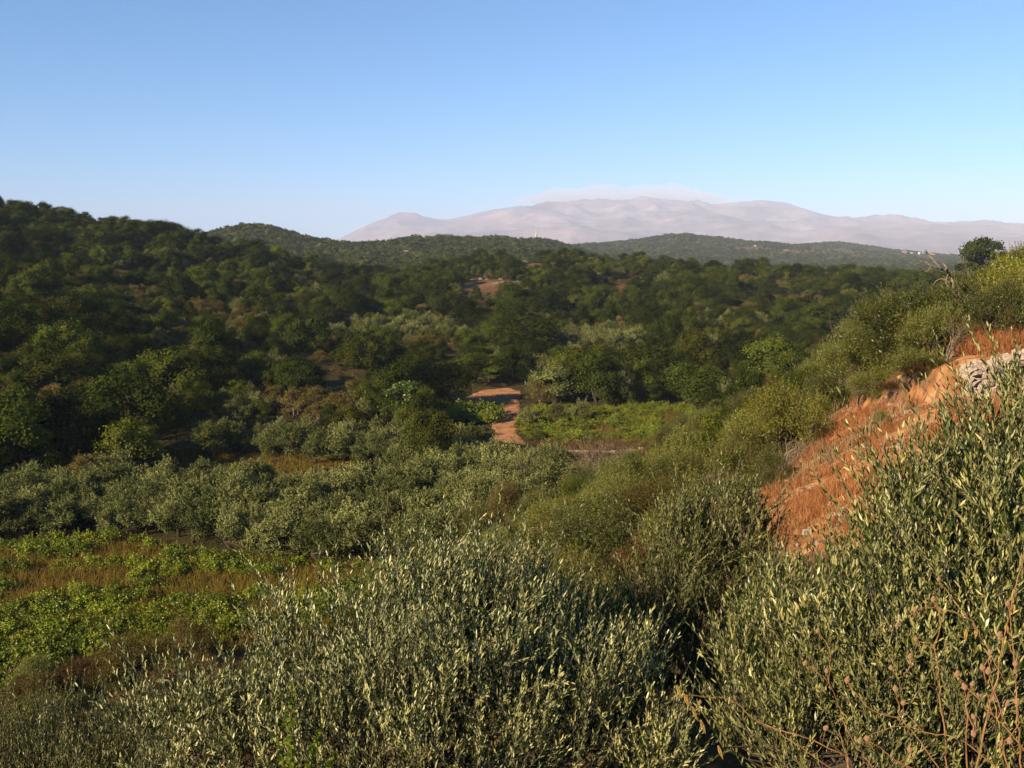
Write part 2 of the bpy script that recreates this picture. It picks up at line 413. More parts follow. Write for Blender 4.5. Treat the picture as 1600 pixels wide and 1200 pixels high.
# ground: scrub litter, with red soil, dry grass and pale rock showing through
def ground_mat():
    m, nt, out = new_mat('hill_ground')
    tc = nt.nodes.new('ShaderNodeTexCoord').outputs['Object']
    def nz(scale, det=8, rough=0.6):
        n = nt.nodes.new('ShaderNodeTexNoise'); n.inputs['Scale'].default_value = scale; n.inputs['Detail'].default_value = det; n.inputs['Roughness'].default_value = rough
        nt.links.new(tc, n.inputs['Vector']); return n.outputs['Fac']
    base = ramp(nt, nz(0.35), [(0.3, (0.045, 0.040, 0.016)), (0.55, (0.075, 0.062, 0.028)), (0.75, (0.13, 0.085, 0.04))])
    soil = ramp(nt, nz(0.06, 9), [(0.3, (0.17, 0.10, 0.05)), (0.7, (0.34, 0.2, 0.12))])
    col = mixc(nt, ramp(nt, nz(0.018, 6), [(0.55, (0, 0, 0)), (0.66, (1, 1, 1))]), base, soil)
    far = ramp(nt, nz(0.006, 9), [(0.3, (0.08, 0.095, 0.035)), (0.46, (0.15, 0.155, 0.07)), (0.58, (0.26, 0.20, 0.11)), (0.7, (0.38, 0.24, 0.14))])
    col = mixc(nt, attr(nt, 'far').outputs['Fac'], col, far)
    near = ramp(nt, nz(1.2, 9), [(0.3, (0.05, 0.032, 0.016)), (0.55, (0.13, 0.078, 0.038)), (0.75, (0.22, 0.14, 0.07))])
    col = mixc(nt, attr(nt, 'near').outputs['Fac'], col, near)
    red = ramp(nt, nz(0.5, 9), [(0.3, (0.14, 0.068, 0.03)), (0.5, (0.27, 0.13, 0.06)), (0.75, (0.42, 0.25, 0.13))])
    col = mixc(nt, attr(nt, 'red').outputs['Fac'], col, red)
    col = mixc(nt, 1.0, col, (0.8, 0.8, 0.8), 'MULTIPLY')
    b = nt.nodes.new('ShaderNodeBsdfDiffuse'); nt.links.new(col, b.inputs['Color'])
    bp = nt.nodes.new('ShaderNodeBump'); bp.inputs['Strength'].default_value = 0.6; bp.inputs['Distance'].default_value = 0.25
    nt.links.new(nz(1.5, 9), bp.inputs['Height']); nt.links.new(bp.outputs[0], b.inputs['Normal'])
    nt.links.new(b.outputs[0], out.inputs[0])
    return m
M['ground'] = ground_mat()

def mountain_mat():
    m, nt, out = new_mat('bare_mountain_rock')
    tc = nt.nodes.new('ShaderNodeTexCoord').outputs['Object']
    def nz(scale, det=10):
        n = nt.nodes.new('ShaderNodeTexNoise'); n.inputs['Scale'].default_value = scale; n.inputs['Detail'].default_value = det; n.inputs['Roughness'].default_value = 0.62
        nt.links.new(tc, n.inputs['Vector']); return n.outputs['Fac']
    col = ramp(nt, nz(0.0012), [(0.32, (0.18, 0.135, 0.135)), (0.48, (0.34, 0.255, 0.24)), (0.65, (0.52, 0.40, 0.37))])
    scrub = ramp(nt, nz(0.008, 6), [(0.45, (0, 0, 0)), (0.62, (1, 1, 1))])
    col = mixc(nt, math_n(nt, 'MULTIPLY', scrub, 0.25), col, (0.09, 0.09, 0.08))
    col = mixc(nt, 1.0, col, (0.76, 0.74, 0.78), 'MULTIPLY')
    b = nt.nodes.new('ShaderNodeBsdfDiffuse'); nt.links.new(col, b.inputs['Color'])
    bp = nt.nodes.new('ShaderNodeBump'); bp.inputs['Strength'].default_value = 0.8; bp.inputs['Distance'].default_value = 35
    nt.links.new(nz(0.004, 8), bp.inputs['Height']); nt.links.new(bp.outputs[0], b.inputs['Normal'])
    nt.links.new(b.outputs[0], out.inputs[0])
    return m
M['mountain'] = mountain_mat()

# ------------------------------------------------------------------ ground zones, as polygons of ground seen in the picture
Z_FRONT = [(-80, 868), (0, 866), (60, 852), (170, 843), (300, 868), (420, 885), (600, 900), (700, 930), (520, 990), (330, 1030), (200, 1075), (0, 1090), (-200, 1090)]
Z_STRIP = [(240, 712), (300, 703), (420, 712), (545, 716), (560, 728), (470, 742), (330, 738), (250, 726)]
Z_RED = [(706, 640), (726, 620), (752, 609), (800, 606), (818, 612), (812, 640), (780, 650)]
Z_TRACK = [(768, 632), (814, 628), (814, 655), (812, 680), (826, 695), (790, 703), (772, 694), (768, 668)]
Z_HEDGE = [(676, 644), (775, 650), (776, 664), (680, 662)]
Z_VINE = [(806, 668), (830, 640), (870, 640), (930, 640), (990, 634), (1085, 640), (1090, 664), (1010, 692), (900, 696), (830, 690)]
Z_ROADSIDE = [(826, 692), (1010, 694), (1010, 712), (880, 716)]
Z_TERR = [(1140, 800), (1190, 765), (1235, 722), (1290, 670), (1330, 635), (1390, 622), (1440, 605), (1500, 560), (1700, 540), (1700, 800), (1400, 860), (1210, 860)]
G1 = [(-60, 822), (90, 780), (180, 770), (300, 776), (420, 780), (520, 782), (600, 770), (700, 752), (790, 745), (885, 748), (880, 790), (770, 850), (680, 885), (560, 896), (440, 880), (330, 862), (240, 850), (120, 842), (-60, 856)]
G2 = [(310, 700), (380, 702), (560, 706), (690, 704), (758, 708), (764, 736), (700, 738), (600, 740), (560, 730), (430, 720), (320, 712)]
G3 = [(855, 530), (1010, 526), (1010, 556), (870, 560)]
G4 = [(500, 512), (720, 510), (740, 532), (510, 534)]

# ------------------------------------------------------------------ ground sheet
NR, NC = 620, 420
t = np.linspace(0, 1, NR)
Yr = np.exp(np.log(4) + t * (np.log(8012) - np.log(4))) - 16
Yr = np.concatenate([np.linspace(-14, -2, 8), Yr[Yr > -1]])
# extra rows at middle distances, where the fields lie
Yr = np.unique(np.concatenate([Yr, np.linspace(50, 230, 130), np.linspace(14, 50, 120)]))
sc = np.linspace(-1.25, 1.25, NC)
GX = sc[None, :] * (np.maximum(Yr, 0)[:, None] + 14); GY = np.repeat(Yr[:, None], NC, 1)
GZ = ground(GX, GY)
n_r = len(Yr)
idx = np.arange(n_r * NC).reshape(n_r, NC)
quads = np.stack([idx[:-1, :-1], idx[:-1, 1:], idx[1:, 1:], idx[1:, :-1]], -1).reshape(-1, 4)
gp_x, gp_y = proj(GX, GY, GZ)
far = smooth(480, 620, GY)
nearm = 1 - smooth(50, 75, GY)
redm = np.zeros_like(GX)
for (cx, cy, rx, ry, y0, y1) in [(1060, 565, 12, 8, 150, 330), (955, 452, 60, 9, 330, 520), (770, 447, 50, 10, 330, 500), (1270, 395, 70, 8, 1500, 3600), (1180, 388, 40, 5, 1500, 3000), (1190, 460, 30, 6, 300, 480),
                                 (660, 522, 22, 3, 180, 400), (620, 447, 20, 5, 300, 1000), (1330, 402, 40, 5, 1500, 3600), (640, 395, 26, 4, 800, 1300), (760, 388, 40, 3, 900, 1300), (30, 415, 25, 6, 200, 400), (20, 322, 30, 7, 300, 480), (10, 860, 170, 10, 70, 100), (990, 488, 18, 4, 200, 400)]:
    d = np.hypot((gp_x - cx) / rx, (gp_y - cy) / ry)
    redm = np.maximum(redm, 0.6 * (1 - smooth(0.6, 1.5, d)) * ((GY > y0) & (GY < y1)))
soft = np.zeros_like(GX); jr = np.random.default_rng(9)
for q in range(24):
    soft += inside(Z_TERR, gp_x + jr.normal() * 24, gp_y + jr.normal() * 20)
redm = np.maximum(redm, np.clip(soft / 12, 0, 1) * (GY < 46) * smooth(12, 16, GY))
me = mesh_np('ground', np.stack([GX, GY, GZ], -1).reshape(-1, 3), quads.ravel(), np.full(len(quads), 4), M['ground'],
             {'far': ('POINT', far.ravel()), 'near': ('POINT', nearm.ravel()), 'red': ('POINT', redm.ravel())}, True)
tag(link('ground', me), kind='structure')

def patch(name, poly, mat, step, lift=0.08, rough=0.0, label=None, jag=3):
    """a draped sheet of ground with its own surface, edge turned down into the ground below"""
    pts = np.array([hit(a, b) for a, b in poly])
    wp = [(p[0], p[1]) for p in pts]
    x0, y0 = pts[:, 0].min(), pts[:, 1].min(); x1, y1 = pts[:, 0].max(), pts[:, 1].max()
    nx = int((x1 - x0) / step) + 3; ny = int((y1 - y0) / step) + 3
    X, Y = np.meshgrid(x0 - step + np.arange(nx) * step, y0 - step + np.arange(ny) * step)
    wob = step * 0 + 1.0
    jx = noise2(X / (step * 5), Y / (step * 5)) * step * jag; jy = noise2(X / (step * 5) + 40, Y / (step * 5)) * step * jag
    ins = inside(wp, X + jx, Y + jy)
    Z = ground(X, Y) + lift + rough * fbm(X / (step * 6), Y / (step * 6), 3)
    inner = ins.copy()
    inner[1:-1, 1:-1] = ins[1:-1, 1:-1] & ins[:-2, 1:-1] & ins[2:, 1:-1] & ins[1:-1, :-2] & ins[1:-1, 2:]
    Z = np.where(inner, Z, ground(X, Y) - 0.12)
    id_ = np.arange(nx * ny).reshape(ny, nx)
    keep = (ins[:-1, :-1] | ins[1:, :-1] | ins[:-1, 1:] | ins[1:, 1:])
    q = np.stack([id_[:-1, :-1], id_[:-1, 1:], id_[1:, 1:], id_[1:, :-1]], -1)[keep]
    used, inv = np.unique(q.ravel(), return_inverse=True)
    V = np.stack([X, Y, Z], -1).reshape(-1, 3)[used]
    me = mesh_np(name, V, inv, np.full(len(q), 4), mat, None, True)
    return tag(link(name, me), label, kind='structure')
patch('overgrown_field', Z_FRONT, M['field_soil'], 0.7, 0.1, 0.05)
patch('grass_strip', Z_STRIP, M['grass_soil'], 0.8, 0.1, 0.05)
patch('bare_red_field', Z_RED, M['track'], 0.5, 0.12, 0.03, jag=1)
patch('dirt_track', Z_TRACK, M['track'], 0.3, 0.18, 0.03, jag=1.5)
patch('vineyard_field', Z_VINE, M['field_soil'], 0.8, 0.1, 0.05)
patch('red_earth_terrace', Z_TERR, M['red_earth'], 0.22, 0.08, 0.10)

# ------------------------------------------------------------------ far mountain range
def mountains():
    cr = [(-200, 400), (300, 398), (450, 393), (515, 383), (545, 368), (580, 352), (620, 342), (655, 338), (690, 344), (730, 338), (770, 329), (810, 324), (850, 324), (900, 317), (950, 320), (1000, 315), (1060, 317), (1110, 320), (1180, 313), (1215, 316), (1250, 327), (1290, 338), (1340, 346), (1400, 345), (1450, 349), (1500, 348), (1550, 352), (1600, 355), (1700, 352), (1900, 365), (2400, 380)]
    R = [(7500, [(-200, 404), (2400, 404)]),
         (9000, [(-200, 402), (700, 400), (1000, 398), (1300, 392), (1600, 390), (2400, 392)]),
         (11000, [(-200, 402), (600, 396), (800, 378), (900, 368), (1000, 380), (1150, 372), (1300, 368), (1450, 366), (1600, 368), (1800, 370), (2400, 385)]),
         (14000, [(-200, 402), (500, 396), (620, 362), (760, 352), (860, 344), (930, 352), (1050, 342), (1150, 346), (1300, 352), (1450, 354), (1600, 360), (1800, 362), (2400, 385)]),
         (18000, cr),
         (21000, [(a, b + (400 - b) * 0.35) for a, b in cr]),
         (26000, [(-200, 404), (2400, 404)])]
    s = np.linspace(-0.75, 1.1, 760); Y = np.linspace(7500, 26000, 330)
    px = 800 + s * F
    rr = np.array([np.interp(px, [p[0] for p in pts], [E(p[1]) for p in pts]) for _, pts in R])
    rr = blur1(rr, 4)
    e = hermite(np.array([r[0] for r in R], float), rr, Y)
    X = s[None] * Y[:, None]; YY = np.repeat(Y[:, None], len(s), 1)
    Z = e * YY
    rise = np.clip((Z + 60) / 700, 0, 1)
    wx = X + 500 * fbm(X / 2500, YY / 2500, 2); wy = YY + 500 * fbm(X / 2500 + 50, YY / 2500, 2)
    rid = 0; a = 1.0
    for i in range(6):
        rid = rid + a * (0.42 - np.abs(noise2(wx / 3000 * 2 ** i + i * 7, wy / 3000 * 2 ** i))); a *= 0.5
    crest = smooth(16500, 18000, YY) * (1 - smooth(18000, 20500, YY))
    Z = Z + (rid - 0.35) * (70 + 360 * rise) * (1 - 0.86 * crest)
    Z = np.minimum(Z, 1235)
    Z[0] = -250
    id_ = np.arange(X.size).reshape(X.shape)
    q = np.stack([id_[:-1, :-1], id_[:-1, 1:], id_[1:, 1:], id_[1:, :-1]], -1).reshape(-1, 4)
    me = mesh_np('mountain_range', np.stack([X, YY, Z], -1).reshape(-1, 3), q.ravel(), np.full(len(q), 4), M['mountain'], None, True)
    tag(link('mountain_range', me), kind='structure')
mountains()

# ------------------------------------------------------------------ plant builders
def unit(v): return v / (np.linalg.norm(v, axis=-1, keepdims=True) + 1e-9)

def leaf_faces(pos, axis, side, ln, wd, shape='quad'):
    """leaves as little lozenges / lances: pos base, axis unit direction, side unit across; returns verts, loops, counts"""
    n = len(pos); ln = np.broadcast_to(ln, (n,))[:, None]; wd = np.broadcast_to(wd, (n,))[:, None]
    nrm = np.cross(axis, side)
    if shape == 'tri':
        v = np.stack([pos - side * wd / 2, pos + side * wd / 2, pos + axis * ln], 1).reshape(-1, 3)
        return v, np.arange(n * 3), np.full(n, 3)
    if shape == 'quad':
        v = np.stack([pos, pos + axis * ln * .5 + side * wd / 2 + nrm * ln * .06, pos + axis * ln, pos + axis * ln * .5 - side * wd / 2 + nrm * ln * .06], 1).reshape(-1, 3)
        return v, np.arange(n * 4), np.full(n, 4)
    # lance: 6 verts, tri + quad + tri, bent a little
    m1 = pos + axis * ln * .3 + nrm * ln * .03; m2 = pos + axis * ln * .72 + nrm * ln * .02; tip = pos + axis * ln - nrm * ln * .05
    v = np.stack([pos, m1 + side * wd / 2, m1 - side * wd / 2, m2 + side * wd * .36, m2 - side * wd * .36, tip], 1).reshape(-1, 3)
    pat = np.array([0, 1, 2, 1, 3, 4, 2, 3, 5, 4])
    l = (pat[None] + np.arange(n)[:, None] * 6).ravel()
    c = np.tile([3, 4, 3], n)
    return v, l, c

def crown_cloud(mb, r, lobes, n, ll, lw, up=0.3, shell=0.5, mi=0, align=0.5, clump=0):
    """leaf faces through the volume of several lobes (x,y,z,rx,rz)"""
    L = np.array(lobes); w = L[:, 3] ** 2; w = w / w.sum()
    k = r.choice(len(L), n, p=w)
    if clump:  # leaves gathered in sprays, gaps between them
        nc = max(4, n // clump)
        ck = r.choice(len(L), nc, p=w); cd = unit(r.normal(size=(nc, 3))); cd[:, 2] = np.abs(cd[:, 2]) * .8 + cd[:, 2] * .2
        cr_ = shell + (1 - shell) * r.random(nc) ** 0.5
        cpos = L[ck, :3] + cd * cr_[:, None] * np.stack([L[ck, 3], L[ck, 3], L[ck, 4]], 1) * (0.85 + .3 * r.random((nc, 1)))
        j = r.integers(0, nc, n)
        d = unit(cd[j] + 0.7 * r.normal(size=(n, 3)))
        sz = L[ck[j], 3][:, None] * 0.28
        pos = cpos[j] + r.normal(size=(n, 3)) * sz * np.array([1, 1, .8])
        out = unit(cd[j])
    else:
        d = unit(r.normal(size=(n, 3)))
        rad = shell + (1 - shell) * r.random(n) ** 0.5
        pos = L[k, :3] + d * rad[:, None] * np.stack([L[k, 3], L[k, 3], L[k, 4]], 1)
        out = d
    nrm = unit(out * align + unit(r.normal(size=(n, 3))) * (1 - align) + np.array([0, 0, up * .3]))
    tmp = unit(r.normal(size=(n, 3)) + np.array([0, 0, up]))
    axis = unit(tmp - nrm * (tmp * nrm).sum(1, keepdims=True))
    side = np.cross(nrm, axis)
    s = 0.6 + 0.8 * r.random(n)
    v, l, c = leaf_faces(pos, axis, side, ll * s, lw * s, 'quad')
    # var: coherent per spray plus leaf jitter
    base = (j * 0.6180339) % 1 if clump else r.random(n)  # a spray keeps one tone
    mb.add(v, l, c, mi, np.clip(0.6 * base + 0.4 * r.random(n), 0, 1))

def dome_lobes(r, rad, hgt, z0, n, rmin, rmax, flat=0.8):
    out = []
    for i in range(n):
        a = r.random() * 2 * np.pi; rr = rad * math.sqrt(r.random()) * 0.85
        top = z0 + (hgt - z0) * math.sqrt(max(0.05, 1 - (rr / rad) ** 2))
        q = rmin + (rmax - rmin) * r.random()
        z = z0 + q * .5 + (top - q - z0) * r.random() ** 0.45 if top - q > z0 else z0 + q * .6
        out.append((rr * math.cos(a), rr * math.sin(a), z, q, q * flat))
    return out

def trunk_mesh(r, hgt, rad, lobes, mat, name, nl=6, multi=1):
    mb = MB()
    for t_ in range(multi):
        lean = r.normal(size=2) * 0.12 * hgt
        fork = np.array([lean[0], lean[1], hgt * 0.33]); base = np.array([r.normal() * .15 * (multi > 1), r.normal() * .15 * (multi > 1), -0.5])
        mb.tube([base, base * .5 + fork * .5 + r.normal(size=3) * .05 * hgt * np.array([1, 1, 0]), fork], rad, rad * .7, 6)
        for k in range(nl):
            L = lobes[r.integers(len(lobes))]
            e = np.array(L[:3]); mid = fork * .45 + e * .55 + r.normal(size=3) * .06 * hgt
            mb.tube([fork - np.array([0, 0, rad * .3]), mid, e], rad * .5, rad * .1, 4)
    return mb.mesh(name, mat, True)

def make_tree_data(kind, seed):
    """returns (crown mesh, trunk mesh, height)"""
    r = np.random.default_rng(seed)
    mb = MB()
    if kind == 'oak':
        h = 6.0 * (0.9 + .25 * r.random()); rad = 2.3 + .6 * r.random()
        lob = dome_lobes(r, rad, h, 0.4, 30, 0.6, 1.35, 0.9)
        crown_cloud(mb, r, lob, 9000, 0.20, 0.13, 0.2, 0.6, align=0.82, clump=24)
        tr = trunk_mesh(r, h, 0.22, lob, M['bark'], 'oak_trunk')
        return mb.mesh('oak_crown', M['oak']), tr, h
    if kind == 'olive':
        h = 4.2 * (0.9 + .2 * r.random()); rad = 2.0 + .4 * r.random()
        lob = dome_lobes(r, rad, h, 0.35, 26, 0.4, 0.85, 1.0)
        crown_cloud(mb, r, lob, 6500, 0.24, 0.075, 0.8, 0.4, align=0.35, clump=26)
        for k in range(60):  # upright sprays breaking the outline
            L = lob[r.integers(len(lob))]; top = np.array(L[:3]) + unit(r.normal(size=3) + [0, 0, 1.2]) * L[3]
            n = 14; pos = top + r.normal(size=(n, 3)) * .05 + np.linspace(0, .5, n)[:, None] * np.array([r.normal() * .2, r.normal() * .2, 1])
            ax = unit(r.normal(size=(n, 3)) * .5 + [0, 0, 1]); sd = unit(np.cross(ax, r.normal(size=(n, 3))))
            v, l, c = leaf_faces(pos, ax, sd, .2, .06); mb.add(v, l, c, 0, 0.6 + .4 * r.random(n))
        tr = trunk_mesh(r, h, 0.2, lob, M['bark'], 'olive_trunk', 6)
        return mb.mesh('olive_crown', M['grove']), tr, h
    if kind == 'grey':
        h = 4.0 * (0.9 + .2 * r.random()); rad = 1.8 + .4 * r.random()
        lob = dome_lobes(r, rad, h, 0.3, 22, 0.35, 0.8, 1.1)
        crown_cloud(mb, r, lob, 3800, 0.26, 0.07, 0.8, 0.3, align=0.3, clump=20)
        tr = trunk_mesh(r, h, 0.12, lob, M['deadwood'], 'grey_shrub_trunk', 8, 2)
        return mb.mesh('grey_crown', M['grey']), tr, h
    if kind == 'wild':
        h = 3.4 * (0.9 + .2 * r.random()); rad = 1.9 + .4 * r.random()
        lob = dome_lobes(r, rad, h, 0.1, 24, 0.35, 0.8, 1.0)
        crown_cloud(mb, r, lob, 17000, 0.11, 0.028, 1.2, 0.35, align=0.25, clump=30)
        nsp = 240
        for k in range(nsp):
            L = lob[r.integers(len(lob))]; d = unit(r.normal(size=3) + [0, 0, .9])
            b0 = np.array(L[:3]) + d * L[3] * .8; dd = unit(d * .6 + [r.normal() * .25, r.normal() * .25, 1]); ln = .3 + .45 * r.random()
            n = 26; tt = np.sort(r.random(n)); pos = b0 + tt[:, None] * dd * ln
            ax = unit(unit(r.normal(size=(n, 3))) * .8 + dd); sd = unit(np.cross(ax, r.normal(size=(n, 3))))
            v, l, c = leaf_faces(pos, ax, sd, .085, .022); mb.add(v, l, c, 0, 0.45 + .55 * r.random(n))
        tr = trunk_mesh(r, h, 0.1, lob, M['bark'], 'wild_trunk', 9, 3)
        return mb.mesh('wild_crown', M['wild']), tr, h
    if kind == 'brush':
        h = 1.7; rad = 1.3
        lob = dome_lobes(r, rad, h, 0.05, 14, 0.3, 0.6, .9)
        crown_cloud(mb, r, lob, 5000, 0.16, 0.018, 1.0, 0.2, align=0.15, clump=20)
        tr = trunk_mesh(r, h, 0.04, lob, M['deadwood'], 'brush_stems', 9, 3)
        return mb.mesh('brush_crown', M['brown']), tr, h
    if kind == 'bright':
        h = 6.5; rad = 2.7
        lob = dome_lobes(r, rad, h, 0.4, 34, 0.5, 1.0)
        crown_cloud(mb, r, lob, 9000, 0.28, 0.2, 0.2, 0.4, align=0.5, clump=20)
        tr = trunk_mesh(r, h, 0.2, lob, M['bark'], 'bright_trunk')
        return mb.mesh('bright_crown', M['bright']), tr, h
    if kind == 'vine':
        h = 1.3; rad = 0.95
        lob = dome_lobes(r, rad, h, 0.02, 9, 0.25, 0.45, .9)
        crown_cloud(mb, r, lob, 620, 0.12, 0.10, 0.2, 0.3, align=0.3, clump=10)
        for q in range(9):
            L = lob[r.integers(len(lob))]; tip = unit(np.array([r.normal() * .5, r.normal() * .5, 1])); tt = r.random(16)
            pos = np.array(L[:3]) + tt[:, None] * tip * .7; ax = unit(r.normal(size=(16, 3)) + [0, 0, .4]); sd = unit(np.cross(ax, r.normal(size=(16, 3))))
            v, l, c = leaf_faces(pos, ax, sd, .11, .09); mb.add(v, l, c, 0, .5 + .5 * r.random(16))
        return mb.mesh('vine_leaves', M['vine']), None, h

PROTO = {}
for kind, n in (('oak', 6), ('olive', 5), ('grey', 4), ('wild', 5), ('brush', 3), ('bright', 1), ('vine', 4)):
    PROTO[kind] = [make_tree_data(kind, 100 * len(kind) + 11 * i + 5) for i in range(n)]

NAMES = {'oak': ('oak_tree', 'tree'), 'olive': ('olive_tree', 'tree'), 'grey': ('grey_shrub', 'shrub'), 'wild': ('wild_olive_bush', 'bush'),
         'brush': ('dry_brush', 'bush'), 'bright': ('broadleaf_tree', 'tree'), 'vine': ('grapevine', 'vine')}

def place(kind, x, y, height, label, group=None, variant=None, wide=1.0, parts=True, name=None, mat=None, sink=0.1):
    data = PROTO[kind]; k = rnd.randrange(len(data)) if variant is None else variant % len(data)
    cm, tm, h0 = data[k]
    s = height / h0
    nm, cat = NAMES[kind]; nm = name or nm
    z = gz(x, y) - sink
    rot = rnd.random() * 6.283
    if parts and tm is not None:
        root = bpy.data.objects.new(nm, None); root.empty_display_size = 0.2; C.objects.link(root)
        c = link('crown', cm, root); link('trunk', tm, root)
        if mat:
            c.material_slots[0].link = 'OBJECT'; c.material_slots[0].material = mat
    else:
        root = link(nm, cm)
        if mat:
            root.material_slots[0].link = 'OBJECT'; root.material_slots[0].material = mat
    root.location = (x, y, z); root.rotation_euler = (0, 0, rot); root.scale = (s * wide, s * wide, s)
    tag(root, label, cat, group)
    return root

# ------------------------------------------------------------------ scattering
def scatter(y0, y1, spacing, smax, seed, grow=0.0):
    """darts in the wedge seen by the camera, spacing may grow with distance"""
    r = np.random.default_rng(seed)
    pts = []
    cells = {}
    y = y0
    Ys = []
    # strips of constant spacing
    while y < y1:
        sp = spacing + grow * (y - y0)
        yn = min(y1, y + 40 * sp)
        w = smax * yn
        nx = int(2 * w / sp); ny = int((yn - y) / sp) + 1
        gx, gy = np.meshgrid(-w + (np.arange(nx) + .5) * sp, y + (np.arange(ny) + .5) * sp)
        gx = gx + (np.arange(ny) % 2)[:, None] * sp * .5
        gx = gx + r.uniform(-.42, .42, gx.shape) * sp; gy = gy + r.uniform(-.42, .42, gy.shape) * sp
        k = (np.abs(gx) < smax * gy) & (gy < yn)
        pts.append(np.stack([gx[k], gy[k]], 1)); y = yn
    return np.concatenate(pts)

WOOD = scatter(62, 520, 4.4, 0.78, 21)
x, y = WOOD[:, 0], WOOD[:, 1]
px_, py_ = proj(x, y, ground(x, y))
ex = np.zeros(len(x), bool)
for zc, y0_, y1_ in ((Z_FRONT, 40, 100), (Z_STRIP, 90, 150), (Z_RED, 110, 230), (Z_TRACK, 110, 200), (Z_HEDGE, 110, 200), (Z_VINE, 100, 190), (Z_ROADSIDE, 100, 150), (G1, 60, 120), (G2, 105, 150), (G4, 150, 300)):
    ex |= inside(zc, px_, py_) & (y > y0_) & (y < y1_)
ex |= (y < 108) & (px_ > 560)                       # the right-hand slope is planted separately
ex |= (px_ > 1180) & (y < 150)
ex |= (y < 92) & (px_ < 700)
# a little clear ground along the track and round the red field
ex |= (px_ > 690) & (px_ < 835) & (py_ > 600) & (py_ < 770) & (y > 90)
ex |= (px_ > 230) & (px_ < 600) & (py_ > 690) & (py_ < 785) & (y > 80)
ex |= (px_ > 800) & (px_ < 1110) & (py_ > 636) & (py_ < 730) & (y > 90)
open_ = fbm(x / 40, y / 40, 3)
keep = ~ex & (rng.random(len(x)) < np.where(open_ > 0.36, 0.45, 0.95))
# bare patches on the ridge
for cx, cy, rx, ry in ((965, 460, 60, 13), (765, 452, 42, 15), (1060, 572, 14, 12), (820, 416, 26, 10), (30, 422, 28, 9), (12, 328, 18, 10), (990, 494, 24, 8), (1190, 468, 28, 8), (660, 528, 30, 9), (450, 470, 26, 8), (150, 372, 22, 8)):
    keep &= ~(np.hypot((px_ - cx) / rx, (py_ - cy) / ry) < 1)
x, y, px_, py_, open_ = x[keep], y[keep], px_[keep], py_[keep], open_[keep]
n1 = fbm(x / 38 + 9, y / 38, 3); u = rng.random(len(x))
kind = np.full(len(x), 0)                            # 0 oak 1 olive 2 grey
pg = np.clip(0.07 + 0.8 * n1, 0.02, 0.5)
pg = np.where((px_ < 520) & (y > 125) & (y < 300), np.clip(pg + 0.22, 0, 0.65), pg)
pg = np.where((px_ > 1150) & (y < 420), np.clip(pg + 0.2, 0, 0.6), pg)
kind[u < pg] = 2
kind[(u >= pg) & (u < pg + 0.13)] = 1
kind[inside(G3, px_, py_)] = 1
hgt = np.select([kind == 0, kind == 1, kind == 2], [np.clip(5.0 * np.exp(rng.normal(0, .38, len(x))) * (1 + .35 * fbm(x / 25 + 40, y / 25, 2)), 2.2, 10), rng.uniform(3.2, 5, len(x)), rng.uniform(3.0, 4.8, len(x))])
hgt = hgt * np.where(y > 380, .85, 1)
hgt = np.where(open_ > 0.36, hgt * .62, hgt)
left_foot = (px_ < 560) & (y < 200) & (kind == 0)
hgt = np.where(left_foot, hgt * 1.15, hgt)
for q0, q1, q2, q3 in ((490, 745, 528, 562), (850, 1020, 552, 590)):     # low scrub in front of the olive terraces
    hgt = np.where((px_ > q0) & (px_ < q1) & (py_ > q2) & (py_ < q3), np.minimum(hgt, (py_ - q2 + 6) / F * y + 1.2), hgt)
hgt = np.maximum(hgt, 1.8)
vis = visible(x, y, hgt) & (px_ > -20) & (px_ < 1620)

def band_phrase(px, h, mean):
    side = ['far left', 'left part', 'middle part', 'right part', 'far right'][int(min(4, max(0, px / 320)))]
    return ('tall ' if h > mean * 1.3 else 'small ' if h < mean * .8 else 'large ' if h > mean * 1.08 else 'middling '), side
def zone_phrase(px, py, y):
    if px < 560:
        if y > 330: return 'high on the left hill'
        if y > 240: return 'halfway up the left hill'
        if y > 170: return 'on the lower slope of the left hill'
        return 'at the dark foot of the left hill'
    if y > 400: return 'on the crest of the middle ridge' if px < 1100 else 'on the crest of the ridge right of centre'
    if y > 330: return 'just below the crest of the middle ridge' if px < 1100 else 'below the ridge right of centre'
    if y > 250: return 'on the slope of the middle ridge' if px < 1000 else 'on the wooded slope right of centre'
    if px < 720: return 'in the wood left of the bare red field'
    if px < 1100: return 'in the wood behind the small vineyard'
    return 'in the hollow beyond the right slope'
LOOK = {0: ('oak', 'dark green evergreen oak'), 1: ('olive', 'grey green olive'), 2: ('grey', 'greyish brown shrubby tree')}
far_rest = {0: [], 1: [], 2: []}
rank = np.where(vis, hgt / y, 0)
quota = {0: 285, 1: 100, 2: 200}
